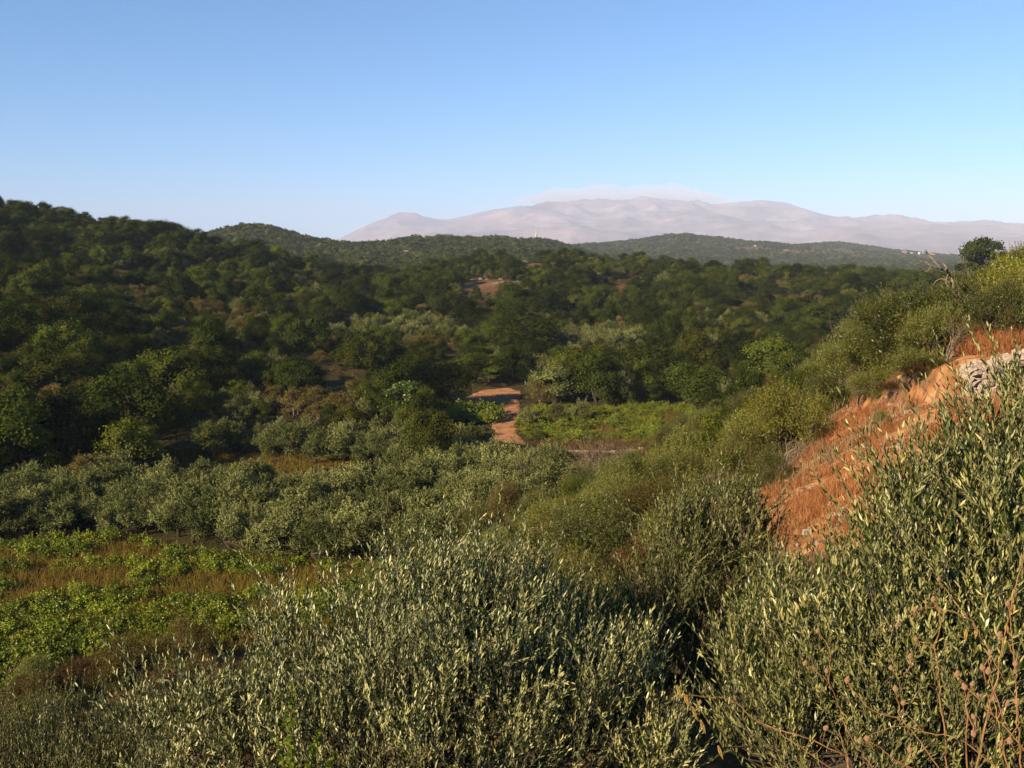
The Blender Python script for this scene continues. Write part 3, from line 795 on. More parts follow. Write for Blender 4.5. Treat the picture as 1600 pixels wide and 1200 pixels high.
for k in (0, 1, 2):
    ii = np.nonzero(kind == k)[0]; ii = ii[np.argsort(-rank[ii])]
    for a, i in enumerate(ii):
        if a < quota[k] and vis[i]:
            zp = zone_phrase(px_[i], py_[i], y[i])
            sz, sd_ = band_phrase(px_[i], hgt[i], 5.0 if k == 0 else 3.9)
            lim = [105, 170, 240, 330, 520] if px_[i] < 560 else [105, 250, 330, 400, 520]
            dq = [(y[i] - lo_) / (hi_ - lo_) for lo_, hi_ in zip(lim, lim[1:]) if lo_ <= y[i] < hi_]
            sd_ = ('lower ' if (dq and dq[0] < .33) else 'upper ' if (dq and dq[0] > .66) else 'mid ') + sd_ if 'part' in sd_ else sd_ + (' lower' if (dq and dq[0] < .5) else ' upper')
            zs = zp.replace(' right of centre', '').replace('small ', '').replace('just ', '')
            place(LOOK[k][0], x[i], y[i], hgt[i], sz + LOOK[k][1].replace('evergreen ', '').replace(' shrubby', '') + ' ' + zs + ', ' + sd_, sz + LOOK[k][1] + 's ' + zs + ', ' + sd_, wide=0.85 + .35 * rnd.random(), parts=y[i] < 190)
        else:
            far_rest[k].append((x[i], y[i], hgt[i]))

# olive groves: trees in rough rows
def grove(poly, sp, hh, label, group, y0, y1, quota=999, seed=5):
    r = np.random.default_rng(seed)
    pts = np.array([hit(a, b) for a, b in poly])
    x0, x1 = pts[:, 0].min(), pts[:, 0].max(); a0, a1 = pts[:, 1].min(), pts[:, 1].max()
    gx, gy = np.meshgrid(np.arange(x0, x1, sp), np.arange(a0, a1, sp * 1.05))
    gx = gx + (np.arange(gx.shape[0]) % 2)[:, None] * sp * .5 + r.uniform(-.25, .25, gx.shape) * sp; gy = gy + r.uniform(-.25, .25, gy.shape) * sp
    gx, gy = gx.ravel(), gy.ravel()
    a, b = proj(gx, gy, ground(gx, gy))
    k = inside(poly, a, b)
    for xx, yy in zip(gx[k], gy[k]):
        hs = hh * (0.85 + .3 * r.random()); ax, ay = float(proj(xx, yy, gz(xx, yy))[0]), float(proj(xx, yy, gz(xx, yy))[1])
        lo, hi = min(q[1] for q in poly), max(q[1] for q in poly); le, ri = min(q[0] for q in poly), max(q[0] for q in poly)
        row = ['back', 'middle', 'front'][int(min(2, 3 * (ay - lo) / (hi - lo + 1)))]; part_ = ['left end', 'left half', 'right half', 'right end'][int(min(3, max(0, 4 * (ax - le) / (ri - le + 1))))]
        sz = 'tall ' if hs > hh * 1.05 else 'low ' if hs < hh * .94 else ''
        place('olive', xx, yy, hs, sz + label + ', %s row, %s' % (row, part_), sz + group + ', %s row, %s' % (row, part_), wide=1.0 + .2 * r.random())
grove(G1, 2.9, 4.0, 'olive in the grove behind the overgrown field', 'olives in the large grove', 60, 130)
grove(G2, 2.9, 4.1, 'pale olive in the narrow grove beside the track', 'olives in the narrow grove', 100, 160, seed=6)
grove(G4, 4.5, 3.6, 'silvery olive on the valley terraces', 'olives on the terraces', 150, 300, seed=8)

# ------------------------------------------------------------------ distant woods: low trees instanced over the far slopes
def far_proto(kind, seed):
    r = np.random.default_rng(seed); mb = MB()
    h = 5.0
    lob = dome_lobes(r, 2.6, h, 0.3, 10, 0.8, 1.5)
    crown_cloud(mb, r, lob, 260, 1.0, 0.7, 0.2, 0.5, align=0.7, clump=9)
    mat = {0: M['far_oak'], 1: M['olive_far'], 2: M['grey']}[kind]
    return mb.mesh('far_crown', mat)

def instanced(name, pts, meshes, label, cat, zsink=0.2):
    """one stuff object: a cloud of points carrying copies of a few low crowns"""
    pts = np.array(pts)
    col = bpy.data.collections.new(name + '_crowns')
    for i, m_ in enumerate(meshes):
        col.objects.link(bpy.data.objects.new('crown_shape', m_))
    V = np.stack([pts[:, 0], pts[:, 1], ground(pts[:, 0], pts[:, 1]) - zsink], 1)
    r = np.random.default_rng(len(pts))
    me = mesh_np(name, V, np.zeros(0), np.zeros(0, int) if False else np.zeros(0), None) if False else bpy.data.meshes.new(name)
    me.vertices.add(len(V)); me.vertices.foreach_set('co', V.astype(np.float32).ravel())
    a = me.attributes.new('scl', 'FLOAT_VECTOR', 'POINT')
    w = r.uniform(.85, 1.3, len(V))
    a.data.foreach_set('vector', np.stack([pts[:, 2] * w, pts[:, 2] * w, pts[:, 2]], 1).astype(np.float32).ravel())
    a = me.attributes.new('rot', 'FLOAT_VECTOR', 'POINT')
    a.data.foreach_set('vector', np.stack([np.zeros(len(V)), np.zeros(len(V)), r.uniform(0, 6.28, len(V))], 1).astype(np.float32).ravel())
    a = me.attributes.new('pick', 'INT', 'POINT'); a.data.foreach_set('value', r.integers(0, len(meshes), len(V)).astype(np.int32))
    me.update()
    o = link(name, me)
    ng = bpy.data.node_groups.new(name, 'GeometryNodeTree')
    ng.interface.new_socket('Geometry', in_out='INPUT', socket_type='NodeSocketGeometry')
    ng.interface.new_socket('Geometry', in_out='OUTPUT', socket_type='NodeSocketGeometry')
    N = ng.nodes; gi = N.new('NodeGroupInput'); go = N.new('NodeGroupOutput')
    ip = N.new('GeometryNodeInstanceOnPoints'); ci = N.new('GeometryNodeCollectionInfo')
    ci.inputs['Collection'].default_value = col; ci.inputs['Separate Children'].default_value = True; ci.inputs['Reset Children'].default_value = True
    def na(nm, t):
        q = N.new('GeometryNodeInputNamedAttribute'); q.data_type = t; q.inputs['Name'].default_value = nm; return q.outputs['Attribute']
    ng.links.new(gi.outputs[0], ip.inputs['Points']); ng.links.new(ci.outputs[0], ip.inputs['Instance'])
    ip.inputs['Pick Instance'].default_value = True
    ng.links.new(na('pick', 'INT'), ip.inputs['Instance Index']); ng.links.new(na('scl', 'FLOAT_VECTOR'), ip.inputs['Scale'])
    ng.links.new(na('rot', 'FLOAT_VECTOR'), ip.inputs['Rotation'])
    ng.links.new(ip.outputs[0], go.inputs[0])
    md = o.modifiers.new('crowns', 'NODES'); md.node_group = ng
    tag(o, label, cat, kind='stuff')
    return o

# the rest of the near wood (past the countable ones) uses the full crowns
for k, nm, lab in ((0, 'oak_wood', 'dense dark oak wood covering the hills and the ridge'), (1, 'olive_wood', 'scattered grey olive trees among the oaks'), (2, 'shrub_wood', 'brownish shrubs scattered through the wood')):
    P3 = PROTO[LOOK[k][0]]
    h0 = np.mean([q[2] for q in P3])
    arr = [(a, b, c / h0) for a, b, c in far_rest[k]]
    instanced(nm, arr, [q[0] for q in P3], lab, 'wood')

FAR = scatter(520, 3500, 5.2, 0.72, 31, grow=0.0030)
fx, fy = FAR[:, 0], FAR[:, 1]
v_ = visible(fx, fy, 7.0)
a_, b_ = proj(fx, fy, ground(fx, fy))
v_ &= (rng.random(len(fx)) < np.where(fbm(fx / 90, fy / 90, 3) > 0.25, 0.35, 0.9))
for cx, cy, rx, ry, yy0 in ((1270, 395, 66, 6, 1500), (1180, 389, 34, 4, 1500), (1330, 402, 36, 4, 1500), (640, 396, 22, 3, 800), (760, 389, 34, 2.5, 800)):
    v_ &= ~((np.hypot((a_ - cx) / rx, (b_ - cy) / ry) < 1) & (fy > yy0) & (rng.random(len(fx)) < .8))
fx, fy = fx[v_], fy[v_]
print('far trees', len(fx))
fk = np.where(fy > 1650, np.where(rng.random(len(fx)) < .55, 1, 0), np.where(rng.random(len(fx)) < .15, 1, 0))
fb = fbm(fx / 160, fy / 160, 2)
fk = np.where((fy > 1650) & (fb > 0.05), 0, fk)
fh = np.where(fk == 0, rng.uniform(.8, 1.5, len(fx)), rng.uniform(.6, 1.0, len(fx))) * (1 + 0.25 * (fy > 1800))
for k, nm, lab in ((0, 'far_oak_wood', 'low oak woods over the distant hills'), (1, 'far_olive_groves', 'pale olive groves on the distant hills')):
    m_ = fk == k
    instanced(nm, np.stack([fx[m_], fy[m_], fh[m_]], 1), [far_proto(k, 50 + k * 10 + i) for i in range(4)], lab, 'wood')

# ------------------------------------------------------------------ single trees one can pick out
def place_px(kind, px, base, top, label, group=None, width=None, variant=None, name=None, mat=None, parts=True, ymin=9.0, cat=None):
    p = hit(px, base, ymin)
    h = max(0.5, (base - top) / F * p[1])
    k = (variant if variant is not None else rnd.randrange(len(PROTO[kind]))) % len(PROTO[kind])
    me_ = PROTO[kind][k][0]
    bw = me_['halfw'] if 'halfw' in me_ else None
    if bw is None:
        co = np.empty(len(me_.vertices) * 3, np.float32); me_.vertices.foreach_get('co', co); co = co.reshape(-1, 3)
        bw = float(np.percentile(np.hypot(co[:, 0], co[:, 1]), 96)); me_['halfw'] = bw
    wide = 1.0
    if width: wide = (width / F * p[1] / 2) / (bw * h / PROTO[kind][k][2])
    return place(kind, p[0], p[1], h, label, group, k, wide, parts, name, mat)

place_px('oak', 828, 552, 488, 'broad dark oak standing above the olive terraces in the middle of the valley', width=112)
place_px('oak', 930, 640, 540, 'tall dense dark green oak directly behind the small vineyard', width=66, variant=2)
place_px('bright', 634, 668, 590, 'bright green leafy tree at the back of the narrow olive grove', width=74)
place_px('bright', 520, 655, 622, 'small bright green bush behind the narrow olive grove', width=36, name='bright_bush')
place_px('oak', 800, 598, 538, 'oak tree right behind the bare red field', width=52)
place_px('oak', 862, 632, 566, 'wide grey green oak between the red field and the small vineyard', width=80, mat=M['grove'])
place_px('oak', 975, 636, 568, 'pale rounded tree behind the right part of the small vineyard', width=52, mat=M['grove'])
place_px('oak', 750, 602, 548, 'dark oak casting its shadow on the bare red field', width=100, variant=1)
place_px('oak', 692, 640, 560, 'large dark oak at the left edge of the bare red field', width=120, variant=4)
place_px('oak', 1090, 640, 560, 'large dark oak at the right end of the small vineyard', width=110, variant=3)
place_px('oak', 270, 622, 535, 'big rounded dark oak low on the left hill', width=120, variant=0)
place_px('oak', 95, 620, 540, 'big shaded dark oak near the left edge on the lower hill', width=130, variant=5)
place_px('olive', 906, 662, 626, 'round clipped olive tree, rightmost of three beside the vineyard', 'three clipped olives', width=34)
place_px('olive', 868, 660, 629, 'round clipped olive tree, middle one of three beside the vineyard', 'three clipped olives', width=30)
place_px('olive', 824, 668, 634, 'round clipped olive tree, leftmost of three next to the dirt track', 'three clipped olives', width=34)
place_px('brush', 838, 690, 672, 'low dark green bush at the front corner of the vineyard', mat=M['oak'], name='low_bush', width=40)
for px, b, t_, w in ((330, 720, 655, 60), (185, 712, 690, 34), (235, 735, 705, 60)):
    place_px('oak', px, b, t_, 'shaded dark bush behind the grass strip, %s' % {330: 'at its right beside the olives', 185: 'small and apart on the left', 235: 'on its left end'}[px], width=w, mat=M['grove'] if px == 330 else None)

# ------------------------------------------------------------------ bushes of the right-hand slope
BUSH = [
 ('wild', 945, 900, 765, 190, 'wide bright green wild olive bush in the middle behind the near olives', None),
 ('wild', 1050, 880, 770, 130, 'green wild olive bush between the near olive and the slope', None),
 ('wild', 870, 872, 772, 110, 'yellow green bush left of the wide bright wild olive', None),
 ('wild', 1010, 800, 728, 120, 'bush above the wide bright wild olive', None),
 ('wild', 1136, 800, 690, 150, 'dense olive bush at the foot of the red earth slope', None),
 ('wild', 1075, 770, 700, 80, 'grassy bush left of the dense olive bush', None),
 ('wild', 985, 760, 704, 90, 'pale bush below the concrete channel', None),
 ('oak', 1126, 706, 632, 96, 'dark green lentisk bush below the wooded hollow', None),
 ('oak', 1048, 735, 664, 62, 'narrow dark green bush at the end of the concrete channel', None),
 ('wild', 1232, 722, 592, 150, 'large feathery wild olive left of the red earth slope', None),
 ('wild', 1180, 668, 604, 90, 'pale wild olive behind the large feathery one', None),
 ('wild', 1200, 770, 700, 80, 'olive green bush leaning over the dry grass edge', None),
 ('wild', 1290, 640, 540, 100, 'tall yellow green bush above the large feathery wild olive', None),
 ('wild', 1330, 620, 530, 90, 'dark green bush on the crest of the right slope', M['oak']),
 ('wild', 1365, 625, 572, 90, 'rounded green bush just above the red earth', None),
 ('wild', 1385, 560, 462, 90, 'tall light green olive on the crest of the right slope', None),
 ('wild', 1340, 575, 492, 80, 'leaning bush left of the tall light olive', None),
 ('wild', 1455, 560, 468, 100, 'bright green bush under the bare dead tree', None),
 ('wild', 1430, 600, 535, 90, 'brown green bush left of the stone wall', None),
 ('wild', 1500, 535, 440, 80, 'green bush right of the bare dead tree', None),
 ('wild', 1560, 545, 432, 110, 'olive bush above the orange grass by the wall', None),
 ('wild', 1640, 540, 405, 120, 'pale olive bush at the right edge above the wall', None),
 ('wild', 1600, 480, 404, 60, 'yellowish bush behind the dark tree at the right edge', M['reed']),
 ('bright', 1532, 470, 368, 78, 'dark bushy tree standing up against the mountains at right', M['oak']),
 ('brush', 1440, 600, 560, 80, 'reddish brown dead bush left of the stone wall', None),
 ('brush', 1400, 618, 585, 70, 'purple brown dead brush at the top of the red earth', None),
 ('wild', 1376, 672, 636, 36, 'small dark green shrub growing in the orange grass', None),
 ('brush', 1290, 690, 655, 60, 'brown dead brush at the upper left of the red earth', None),
 ('brush', 1180, 800, 765, 90, 'dry brush heap at the lower left of the red earth', None),
 ('wild', 215, 1075, 972, 130, 'dull grey green shrub at the near edge of the overgrown field', M['grey']),
 ('wild', 295, 1065, 955, 110, 'grey shrub rising behind the near olive at left', M['grey']),
 ('brush', 130, 1090, 1015, 120, 'brown brush in front of the overgrown field', None),
 ('brush', 250, 1110, 1030, 130, 'brown brush below the dull grey green shrub', None),
 ('brush', 345, 1080, 1010, 90, 'reddish dead brush beside the near olive', None),
 ('brush', 60, 1110, 1050, 110, 'brown brush at the lower left of the field', None),
 ('wild', 800, 850, 742, 80, 'brownish thin bush above the near olive top', M['grey']),
 ('wild', 700, 900, 850, 90, 'dark low bush in front of the large grove', None),
 ('wild', 610, 925, 868, 90, 'low bush at the right end of the overgrown field', None),
]
for k, px, b, t_, w, lab, mt in BUSH:
    nm = {'oak': 'dark_bush', 'wild': 'wild_olive_bush', 'brush': 'dry_brush', 'bright': 'bushy_tree'}[k]
    place_px(k, px, b, t_, lab, None, w, mat=mt, name=nm)
# filling scrub between them
S2 = scatter(14, 118, 3.1, 0.72, 77, grow=0.008)
x, y = S2[:, 0], S2[:, 1]
a, b = proj(x, y, ground(x, y))
k = ~inside(Z_TERR, a, b) & ~inside(Z_VINE, a, b) & ~(inside(Z_FRONT, a, b) & (y > 45)) & ~inside(G1, a, b) & ~inside(Z_ROADSIDE, a, b) & ~inside(Z_STRIP, a, b)
k &= ((a > 560) | ((y < 54) & (a > -300))) & ~((a < 900) & (y > 82)) & ~((a > 1480) & (b > 515)) & (b < 1500)
k &= ~((a > 1080) & (y < 31) & (b > 640))
k &= ~(inside([(1120, 830), (1180, 745), (1240, 700), (1340, 620), (1420, 600), (1500, 560), (1700, 540), (1700, 900), (1120, 900)], a, b) & (y < 60))
k &= (np.hypot((a - 1140) / 60, (b - 775) / 40) > 1) | (rng.random(len(a)) < .3)
x, y, a, b = x[k], y[k], a[k], b[k]
n_ = fbm(x / 9, y / 9, 3)
scrub = []
for i in range(len(x)):
    if rnd.random() < 0.10: continue
    kd = 'wild' if n_[i] + rnd.gauss(0, .25) > -0.45 else 'brush'
    hh = rnd.uniform(1.6, 3.6) if kd == 'wild' else rnd.uniform(.8, 1.6)
    if a[i] < 560: hh *= .7
    if 850 < a[i] < 1025 and b[i] > 712: hh = min(hh, max(.6, (b[i] - 716) / F * y[i]))
    if y[i] < 24: hh *= .6
    scrub.append((hh / y[i], kd, x[i], y[i], hh, a[i], b[i]))
scrub.sort(reverse=True)
shown = [q for q in scrub if -30 < q[5] < 1640 and q[3] > 20 and not (q[5] > 1150 and q[3] < 28)]
hidden = [q for q in scrub if q not in shown]
for kd, cap in (('wild', 200), ('brush', 90)):
    sel = [q for q in shown if q[1] == kd]
    for q in sel[:cap]:
        _, _, xx, yy, hh, pa, pb = q
        where = 'on the near bank' if yy < 30 else 'midway down the slope' if yy < 55 else 'at the slope foot'
        side = 'behind the left olive' if pa < 560 else 'under the grove end' if pa < 850 else 'below the vineyard' if pa < 1100 else 'left of the red earth' if pa < 1300 else 'near the slope crest'
        sz = 'tall' if hh > 2.7 else 'low' if hh < 2.0 else 'rounded'
        mt = None; look = 'green wild olive bush'
        if kd == 'brush': look = 'brown dead brush'; sz = 'low' if hh < 1.2 else 'high'
        elif rnd.random() < .14: mt = M['grey']; look = 'greyish brown bush'
        elif rnd.random() < .22: mt = M['oak']; look = 'dark green bush'
        lab = ' '.join((sz, look, where, side))
        place(kd, xx, yy, hh, lab, lab.replace('bush', 'bushes'), wide=1.0 + .35 * rnd.random(), mat=mt, name='dry_brush' if kd == 'brush' else 'low_bush', parts=False)
    rest = sel[cap:] + [q for q in hidden if q[1] == kd]
    if rest: instanced('scrub_' + ('bushes' if kd == 'wild' else 'brush'), np.array([(q[2], q[3], q[4] / (3.4 if kd == 'wild' else 1.7)) for q in rest]), [q[0] for q in PROTO[kd]], 'thick low scrub covering the rest of the right slope' if kd == 'wild' else 'dead brush scattered over the rest of the right slope', 'scrub')
print('scrub', len(shown), len(hidden))

def field_rim(x, y):   # dry grass keeps the middle of the field
    a_, b_ = proj(x, y, ground(x, y))
    d1 = np.hypot((a_ - 115) / 100, (b_ - 916) / 19); d2 = np.hypot((a_ - 370) / 155, (b_ - 926) / 21); d3 = np.hypot((a_ - 185) / 40, (b_ - 868) / 9)
    return (np.minimum(np.minimum(d1, d2), d3) + .35 * fbm(x / 5, y / 5, 2)) > 1
# ------------------------------------------------------------------ vines in the two fields
def vines(poly, sp, label, group, hh, maskf, seed, cap, ylim, scale_w=1.1):
    r = np.random.default_rng(seed)
    pts = np.array([hit(a_, b_) for a_, b_ in poly])
    gx, gy = np.meshgrid(np.arange(pts[:, 0].min(), pts[:, 0].max(), sp), np.arange(pts[:, 1].min(), pts[:, 1].max(), sp))
    gx = (gx + r.uniform(-.45, .45, gx.shape) * sp).ravel(); gy = (gy + r.uniform(-.35, .35, gy.shape) * sp).ravel()
    a_, b_ = proj(gx, gy, ground(gx, gy))
    k = inside(poly, a_, b_) & maskf(gx, gy, r)
    ii = np.nonzero(k)[0]; ii = ii[np.argsort(gy[ii])]
    print(group, len(ii))
    for q, i in enumerate(ii):
        if q >= cap: break
        xs_ = [p[0] for p in poly]; band = ['at its left end', 'left of its middle', 'around its middle', 'right of its middle', 'at its right end'][int(min(4, max(0, 5 * (a_[i] - max(0, min(xs_))) / (max(xs_) - max(0, min(xs_))))))]
        ys_ = [p[1] for p in poly]; dep = ['back edge', 'back half', 'front half', 'front edge'][int(min(3, max(0, 4 * (b_[i] - min(ys_)) / (max(ys_) - min(ys_)))))]
        place('vine', gx[i], gy[i], hh * r.uniform(.75, 1.25), label + ' ' + band + ', ' + dep, group + ' ' + band + ', ' + dep, wide=scale_w, parts=False)
    rest = ii[cap:]
    if len(rest):
        instanced('vine_rows', np.stack([gx[rest], gy[rest], np.full(len(rest), hh / 1.3)], 1), [q[0] for q in PROTO['vine']], 'mass of leafy vines filling the ' + group.split(' in ')[-1], 'vines', 0.05)
vines(Z_FRONT, 1.25, 'bushy vine in the overgrown field', 'vines in the overgrown field', 1.35, lambda x, y, r: ((fbm(x / 9, y / 5, 3) + r.normal(size=len(x)) * .12 > -0.22) & field_rim(x, y)) | ((y < 63) & (x < -22)), 3, 200, 1.2)
vines(Z_VINE, 1.5, 'low green vine in the small vineyard', 'vines in the small vineyard', 1.1, lambda x, y, r: (fbm(x / 7, y / 14, 3) + r.normal(size=len(x)) * .1 > -0.22), 4, 90, 1.2, 1.4)
vines(Z_HEDGE, 1.4, 'bright vine in the row by the track', 'vines in the row by the track', 2.0, lambda x, y, r: np.ones(len(x), bool), 5, 60, 1.2, 1.2)

# ------------------------------------------------------------------ grasses
def grass(name, poly, n, h, w, mat, label, maskf=None, seed=1, extra=None, lean=.35, tuft=0, ybox=(5, 400)):
    r = np.random.default_rng(seed)
    pts = np.array([hit(a_, b_) for a_, b_ in poly]); x0, x1 = pts[:, 0].min(), pts[:, 0].max(); y0, y1 = pts[:, 1].min(), pts[:, 1].max()
    m_ = n if not tuft else n // tuft
    gx = r.uniform(x0, x1, m_ * 3); gy = r.uniform(y0, y1, m_ * 3)
    a_, b_ = proj(gx, gy, ground(gx, gy))
    k = inside(poly, a_, b_)
    if maskf is not None: k &= maskf(gx, gy, r)
    gx, gy = gx[k][:m_], gy[k][:m_]
    hs = np.ones(len(gx))
    if tuft:
        hs = r.uniform(.5, 1.3, len(gx)); hs = np.repeat(hs, tuft); tv = np.repeat(r.random(len(gx)), tuft)
        gx = np.repeat(gx, tuft) + r.normal(size=len(gx) * tuft) * h * .28; gy = np.repeat(gy, tuft) + r.normal(size=len(gy) * tuft) * h * .28
    else: tv = r.random(len(gx))
    m_ = len(gx)
    pos = np.stack([gx, gy, ground(gx, gy) + .05], 1)
    ax = unit(r.normal(size=(m_, 3)) * np.array([lean, lean, .1]) + [0, 0, 1]); sd = unit(np.stack([r.normal(size=m_), r.normal(size=m_) * .5, np.zeros(m_)], 1))
    ln = h * hs * r.uniform(.5, 1.2, m_)
    bend = unit(ax + r.normal(size=(m_, 3)) * np.array([.5, .5, .05]))
    p1 = pos + ax * ln[:, None] * .6; p2 = p1 + bend * ln[:, None] * .4
    v = np.stack([pos - sd * w / 2, pos + sd * w / 2, p1 + sd * w * .35, p1 - sd * w * .35, p2], 1).reshape(-1, 3)
    l = (np.array([0, 1, 2, 3, 3, 2, 4])[None] + np.arange(m_)[:, None] * 5).ravel(); c = np.tile([4, 3], m_)
    var = np.repeat(np.clip(.5 * tv + .5 * r.random(m_), 0, 1), 2)
    return tag(link(name, mesh_np(name, v, l, c, mat, {'var': ('FACE', var)})), label, 'grass', kind='stuff')
grass('dry_grass', Z_TERR, 52000, .42, .012, M['drygrass'], 'orange dry grass over the red earth slope', lambda x, y, r: fbm(x / 2.5, y / 3.5, 3) + r.normal(size=len(x)) * .15 > -0.02, 1, tuft=26, lean=.5)
grass('straw_grass', [(1215, 740), (1250, 695), (1270, 690), (1235, 740), (1215, 770), (1200, 770)], 1600, .5, .015, M['straw'], 'pale straw grass along the left edge of the red earth', None, 2, tuft=20, lean=.3)
grass('straw_bank_grass', [(1000, 780), (1080, 730), (1110, 760), (1040, 800)], 3500, .8, .03, M['straw'], 'pale grass on the bank below the dark lentisk', None, 12, tuft=20, lean=.3)
grass('orange_grass', [(1500, 556), (1520, 530), (1700, 500), (1700, 548)], 26000, .7, .014, M['drygrass'], 'orange dry grass on the terrace above the stone wall', None, 3, tuft=24, lean=.35)
grass('field_grass', Z_FRONT, 60000, 1.0, .05, M['fieldgrass'], 'tall brown grass and weeds in the overgrown field', None, 4, tuft=12)
grass('strip_grass', Z_STRIP, 16000, .6, .08, M['fieldgrass'], 'yellow brown grass on the strip between the groves', None, 5, tuft=10)
grass('vineyard_weeds', Z_VINE, 20000, .7, .08, M['fieldgrass'], 'dry weeds between the vines of the small vineyard', None, 6, tuft=10)
grass('roadside_weeds', Z_ROADSIDE, 7000, .7, .06, M['brown'], 'reddish dry weeds between the vineyard and the channel', None, 7, tuft=14)
grass('track_weeds', Z_TRACK, 700, .4, .05, M['fieldgrass'], 'sparse weeds along the dirt track', lambda x, y, r: fbm(x / 3, y / 6, 2) > .1, 17, tuft=10)
grass('hill_grass', [(560, 900), (900, 740), (1200, 640), (1500, 520), (1500, 600), (1200, 800), (900, 960), (620, 1000)], 22000, .6, .04, M['straw'], 'dry grass between the bushes of the right slope', lambda x, y, r: fbm(x / 5, y / 5, 2) > 0.05, 8, tuft=14)
grass('reeds', [(735, 815), (760, 770), (800, 760), (800, 815)], 2600, 2.6, .10, M['reed'], 'light green reeds behind the top of the near olive', None, 9, tuft=16, lean=.3)
grass('cane', [(830, 765), (880, 745), (890, 758), (840, 775)], 1600, 2.0, .10, M['reed'], 'light green canes at the right end of the large grove', None, 10, tuft=14, lean=.3)

# ------------------------------------------------------------------ bare dead trees and shrubs
def twiggy(mb, r, p, d, ln, rad, depth, spread=.5, kids=3):
    n = 5; pts = [np.array(p, float)]; dd = np.array(d, float)
    for i in range(n - 1):
        dd = unit(dd + r.normal(size=3) * .16 + np.array([0, 0, .05])); pts.append(pts[-1] + dd * ln / (n - 1))
    mb.tube(pts, rad, rad * .45, 5 if depth > 1 else 3, cap=False)
    if depth <= 0: return
    for q in range(kids + (depth > 1)):
        j = r.integers(1, n); b_ = pts[j]
        nd = unit(dd + r.normal(size=3) * spread)
        twiggy(mb, r, b_, nd, ln * r.uniform(.5, .8), rad * .5, depth - 1, spread, kids)

def dead_plant(px, base, top, label, stems, seed, name='dead_shrub', spread=.45, rad=.05, ymin=9, lean=0.0):
    r = np.random.default_rng(seed); p = hit(px, base, ymin); h = (base - top) / F * p[1]
    mb = MB()
    for s_ in range(stems):
        twiggy(mb, r, (r.normal() * .1, r.normal() * .1, -.2), unit(np.array([r.normal() * .45 + lean, r.normal() * .35, 1.2])), h * .62, rad, 3, spread)
    o = link(name, mb.mesh(name, M['deadwood'], True)); o.location = (p[0], p[1], p[2])
    return tag(o, label, 'dead shrub')
dead_plant(945, 775, 680, 'bare grey branching dead shrub in front of the concrete channel', 8, 1, rad=.07)
dead_plant(905, 772, 700, 'smaller bare dead shrub left of the large bare one', 3, 2, rad=.04)
dead_plant(825, 790, 712, 'bare brown twiggy shrub at the right end of the large grove', 6, 3, rad=.035)
dead_plant(1300, 575, 495, 'bare dead tree on the left end of the slope crest', 3, 4, rad=.06)
dead_plant(1225, 740, 670, 'grey bare branch sticking out of the feathery wild olive', 2, 5, rad=.05)
dead_plant(1350, 640, 575, 'bare twigs over the rounded bush above the red earth', 3, 6, rad=.035)
dead_plant(1480, 560, 500, 'bare pale branches low in the bright green bush', 3, 7, rad=.04)
dead_plant(1545, 500, 408, 'bare branches crossing the dark bushy tree', 3, 8, rad=.05)
dead_plant(1440, 545, 440, 'thin bare tree left of the crooked dead one', 3, 9, rad=.04)
dead_plant(650, 930, 868, 'reddish bare twig above the near olive crown', 2, 10, rad=.03)
dead_plant(765, 850, 765, 'bare white stems in the reeds', 5, 11, rad=.03)
mb = MB()
def tr(pts, Y, r0, r1, amp=.15, seed=0):
    r = np.random.default_rng(seed); n = len(pts)
    q = [np.array(P(a_, b_, Y + r.normal() * amp)) for a_, b_ in pts]
    # resample smoothly
    q = np.array(q); tt = np.arange(n); ti = np.linspace(0, n - 1, (n - 1) * 4 + 1)
    k = hermite(tt.astype(float), q, ti)
    mb.tube(k, r0, r1, 6)
    return q
Yd = 46
tr([(1512, 520), (1508, 492), (1497, 465), (1490, 445), (1484, 430), (1470, 420), (1456, 416), (1444, 409), (1430, 413)], Yd, .075, .022, .3, 1)
tr([(1508, 490), (1499, 462), (1494, 440), (1491, 424)], Yd, .05, .02, .3, 2)
tr([(1484, 432), (1478, 418), (1473, 411)], Yd, .08, .03, .3, 3)
tr([(1470, 420), (1458, 405), (1450, 398), (1446, 390)], Yd, .05, .02, .3, 4)
tr([(1497, 465), (1478, 440), (1482, 428)], Yd, .07, .03, .3, 5)
tr([(1456, 416), (1446, 425), (1437, 423)], Yd, .04, .015, .2, 6)
tr([(1490, 445), (1472, 436), (1462, 440), (1455, 452)], Yd, .05, .015, .3, 7)
o = link('dead_tree', mb.mesh('dead_tree', M['deadwood'], True))
tag(o, 'crooked bare dead tree reaching left above the right slope', 'dead tree')

# ------------------------------------------------------------------ stones: wall and outcrops
def stone_mesh(seed, name='stone', mat='stone', cuts=1):
    import bmesh
    r = np.random.default_rng(seed); bm = bmesh.new()
    bmesh.ops.create_cube(bm, size=1.0)
    bmesh.ops.subdivide_edges(bm, edges=bm.edges[:], cuts=cuts, use_grid_fill=True)
    for v in bm.verts:
        c = np.array(v.co); n = np.linalg.norm(c) + 1e-9
        c = c * (0.62 + .38 * (.62 / n)) + r.normal(size=3) * .055
        v.co = c
    m_ = bpy.data.meshes.new(name); bm.to_mesh(m_); bm.free(); m_.materials.append(M[mat])
    at = m_.attributes.new('var', 'FLOAT', 'FACE')
    return m_
STONES = [stone_mesh(s_) for s_ in range(8)]
ROCKS = [stone_mesh(40 + s_, 'rock', 'rock', 2) for s_ in range(5)]
wall = bpy.data.objects.new('stone_wall', None); C.objects.link(wall)
w0 = np.array(P(1506, 610, 29.5)); wall.location = tuple(w0)
tag(wall, 'tumbledown dry stone wall of pale rough stones holding the orange grass terrace', 'stone wall')
rs = np.random.default_rng(12); nst = 0
xw = 0.0
x_end = P(1760, 600, 29.4)[0] - w0[0]
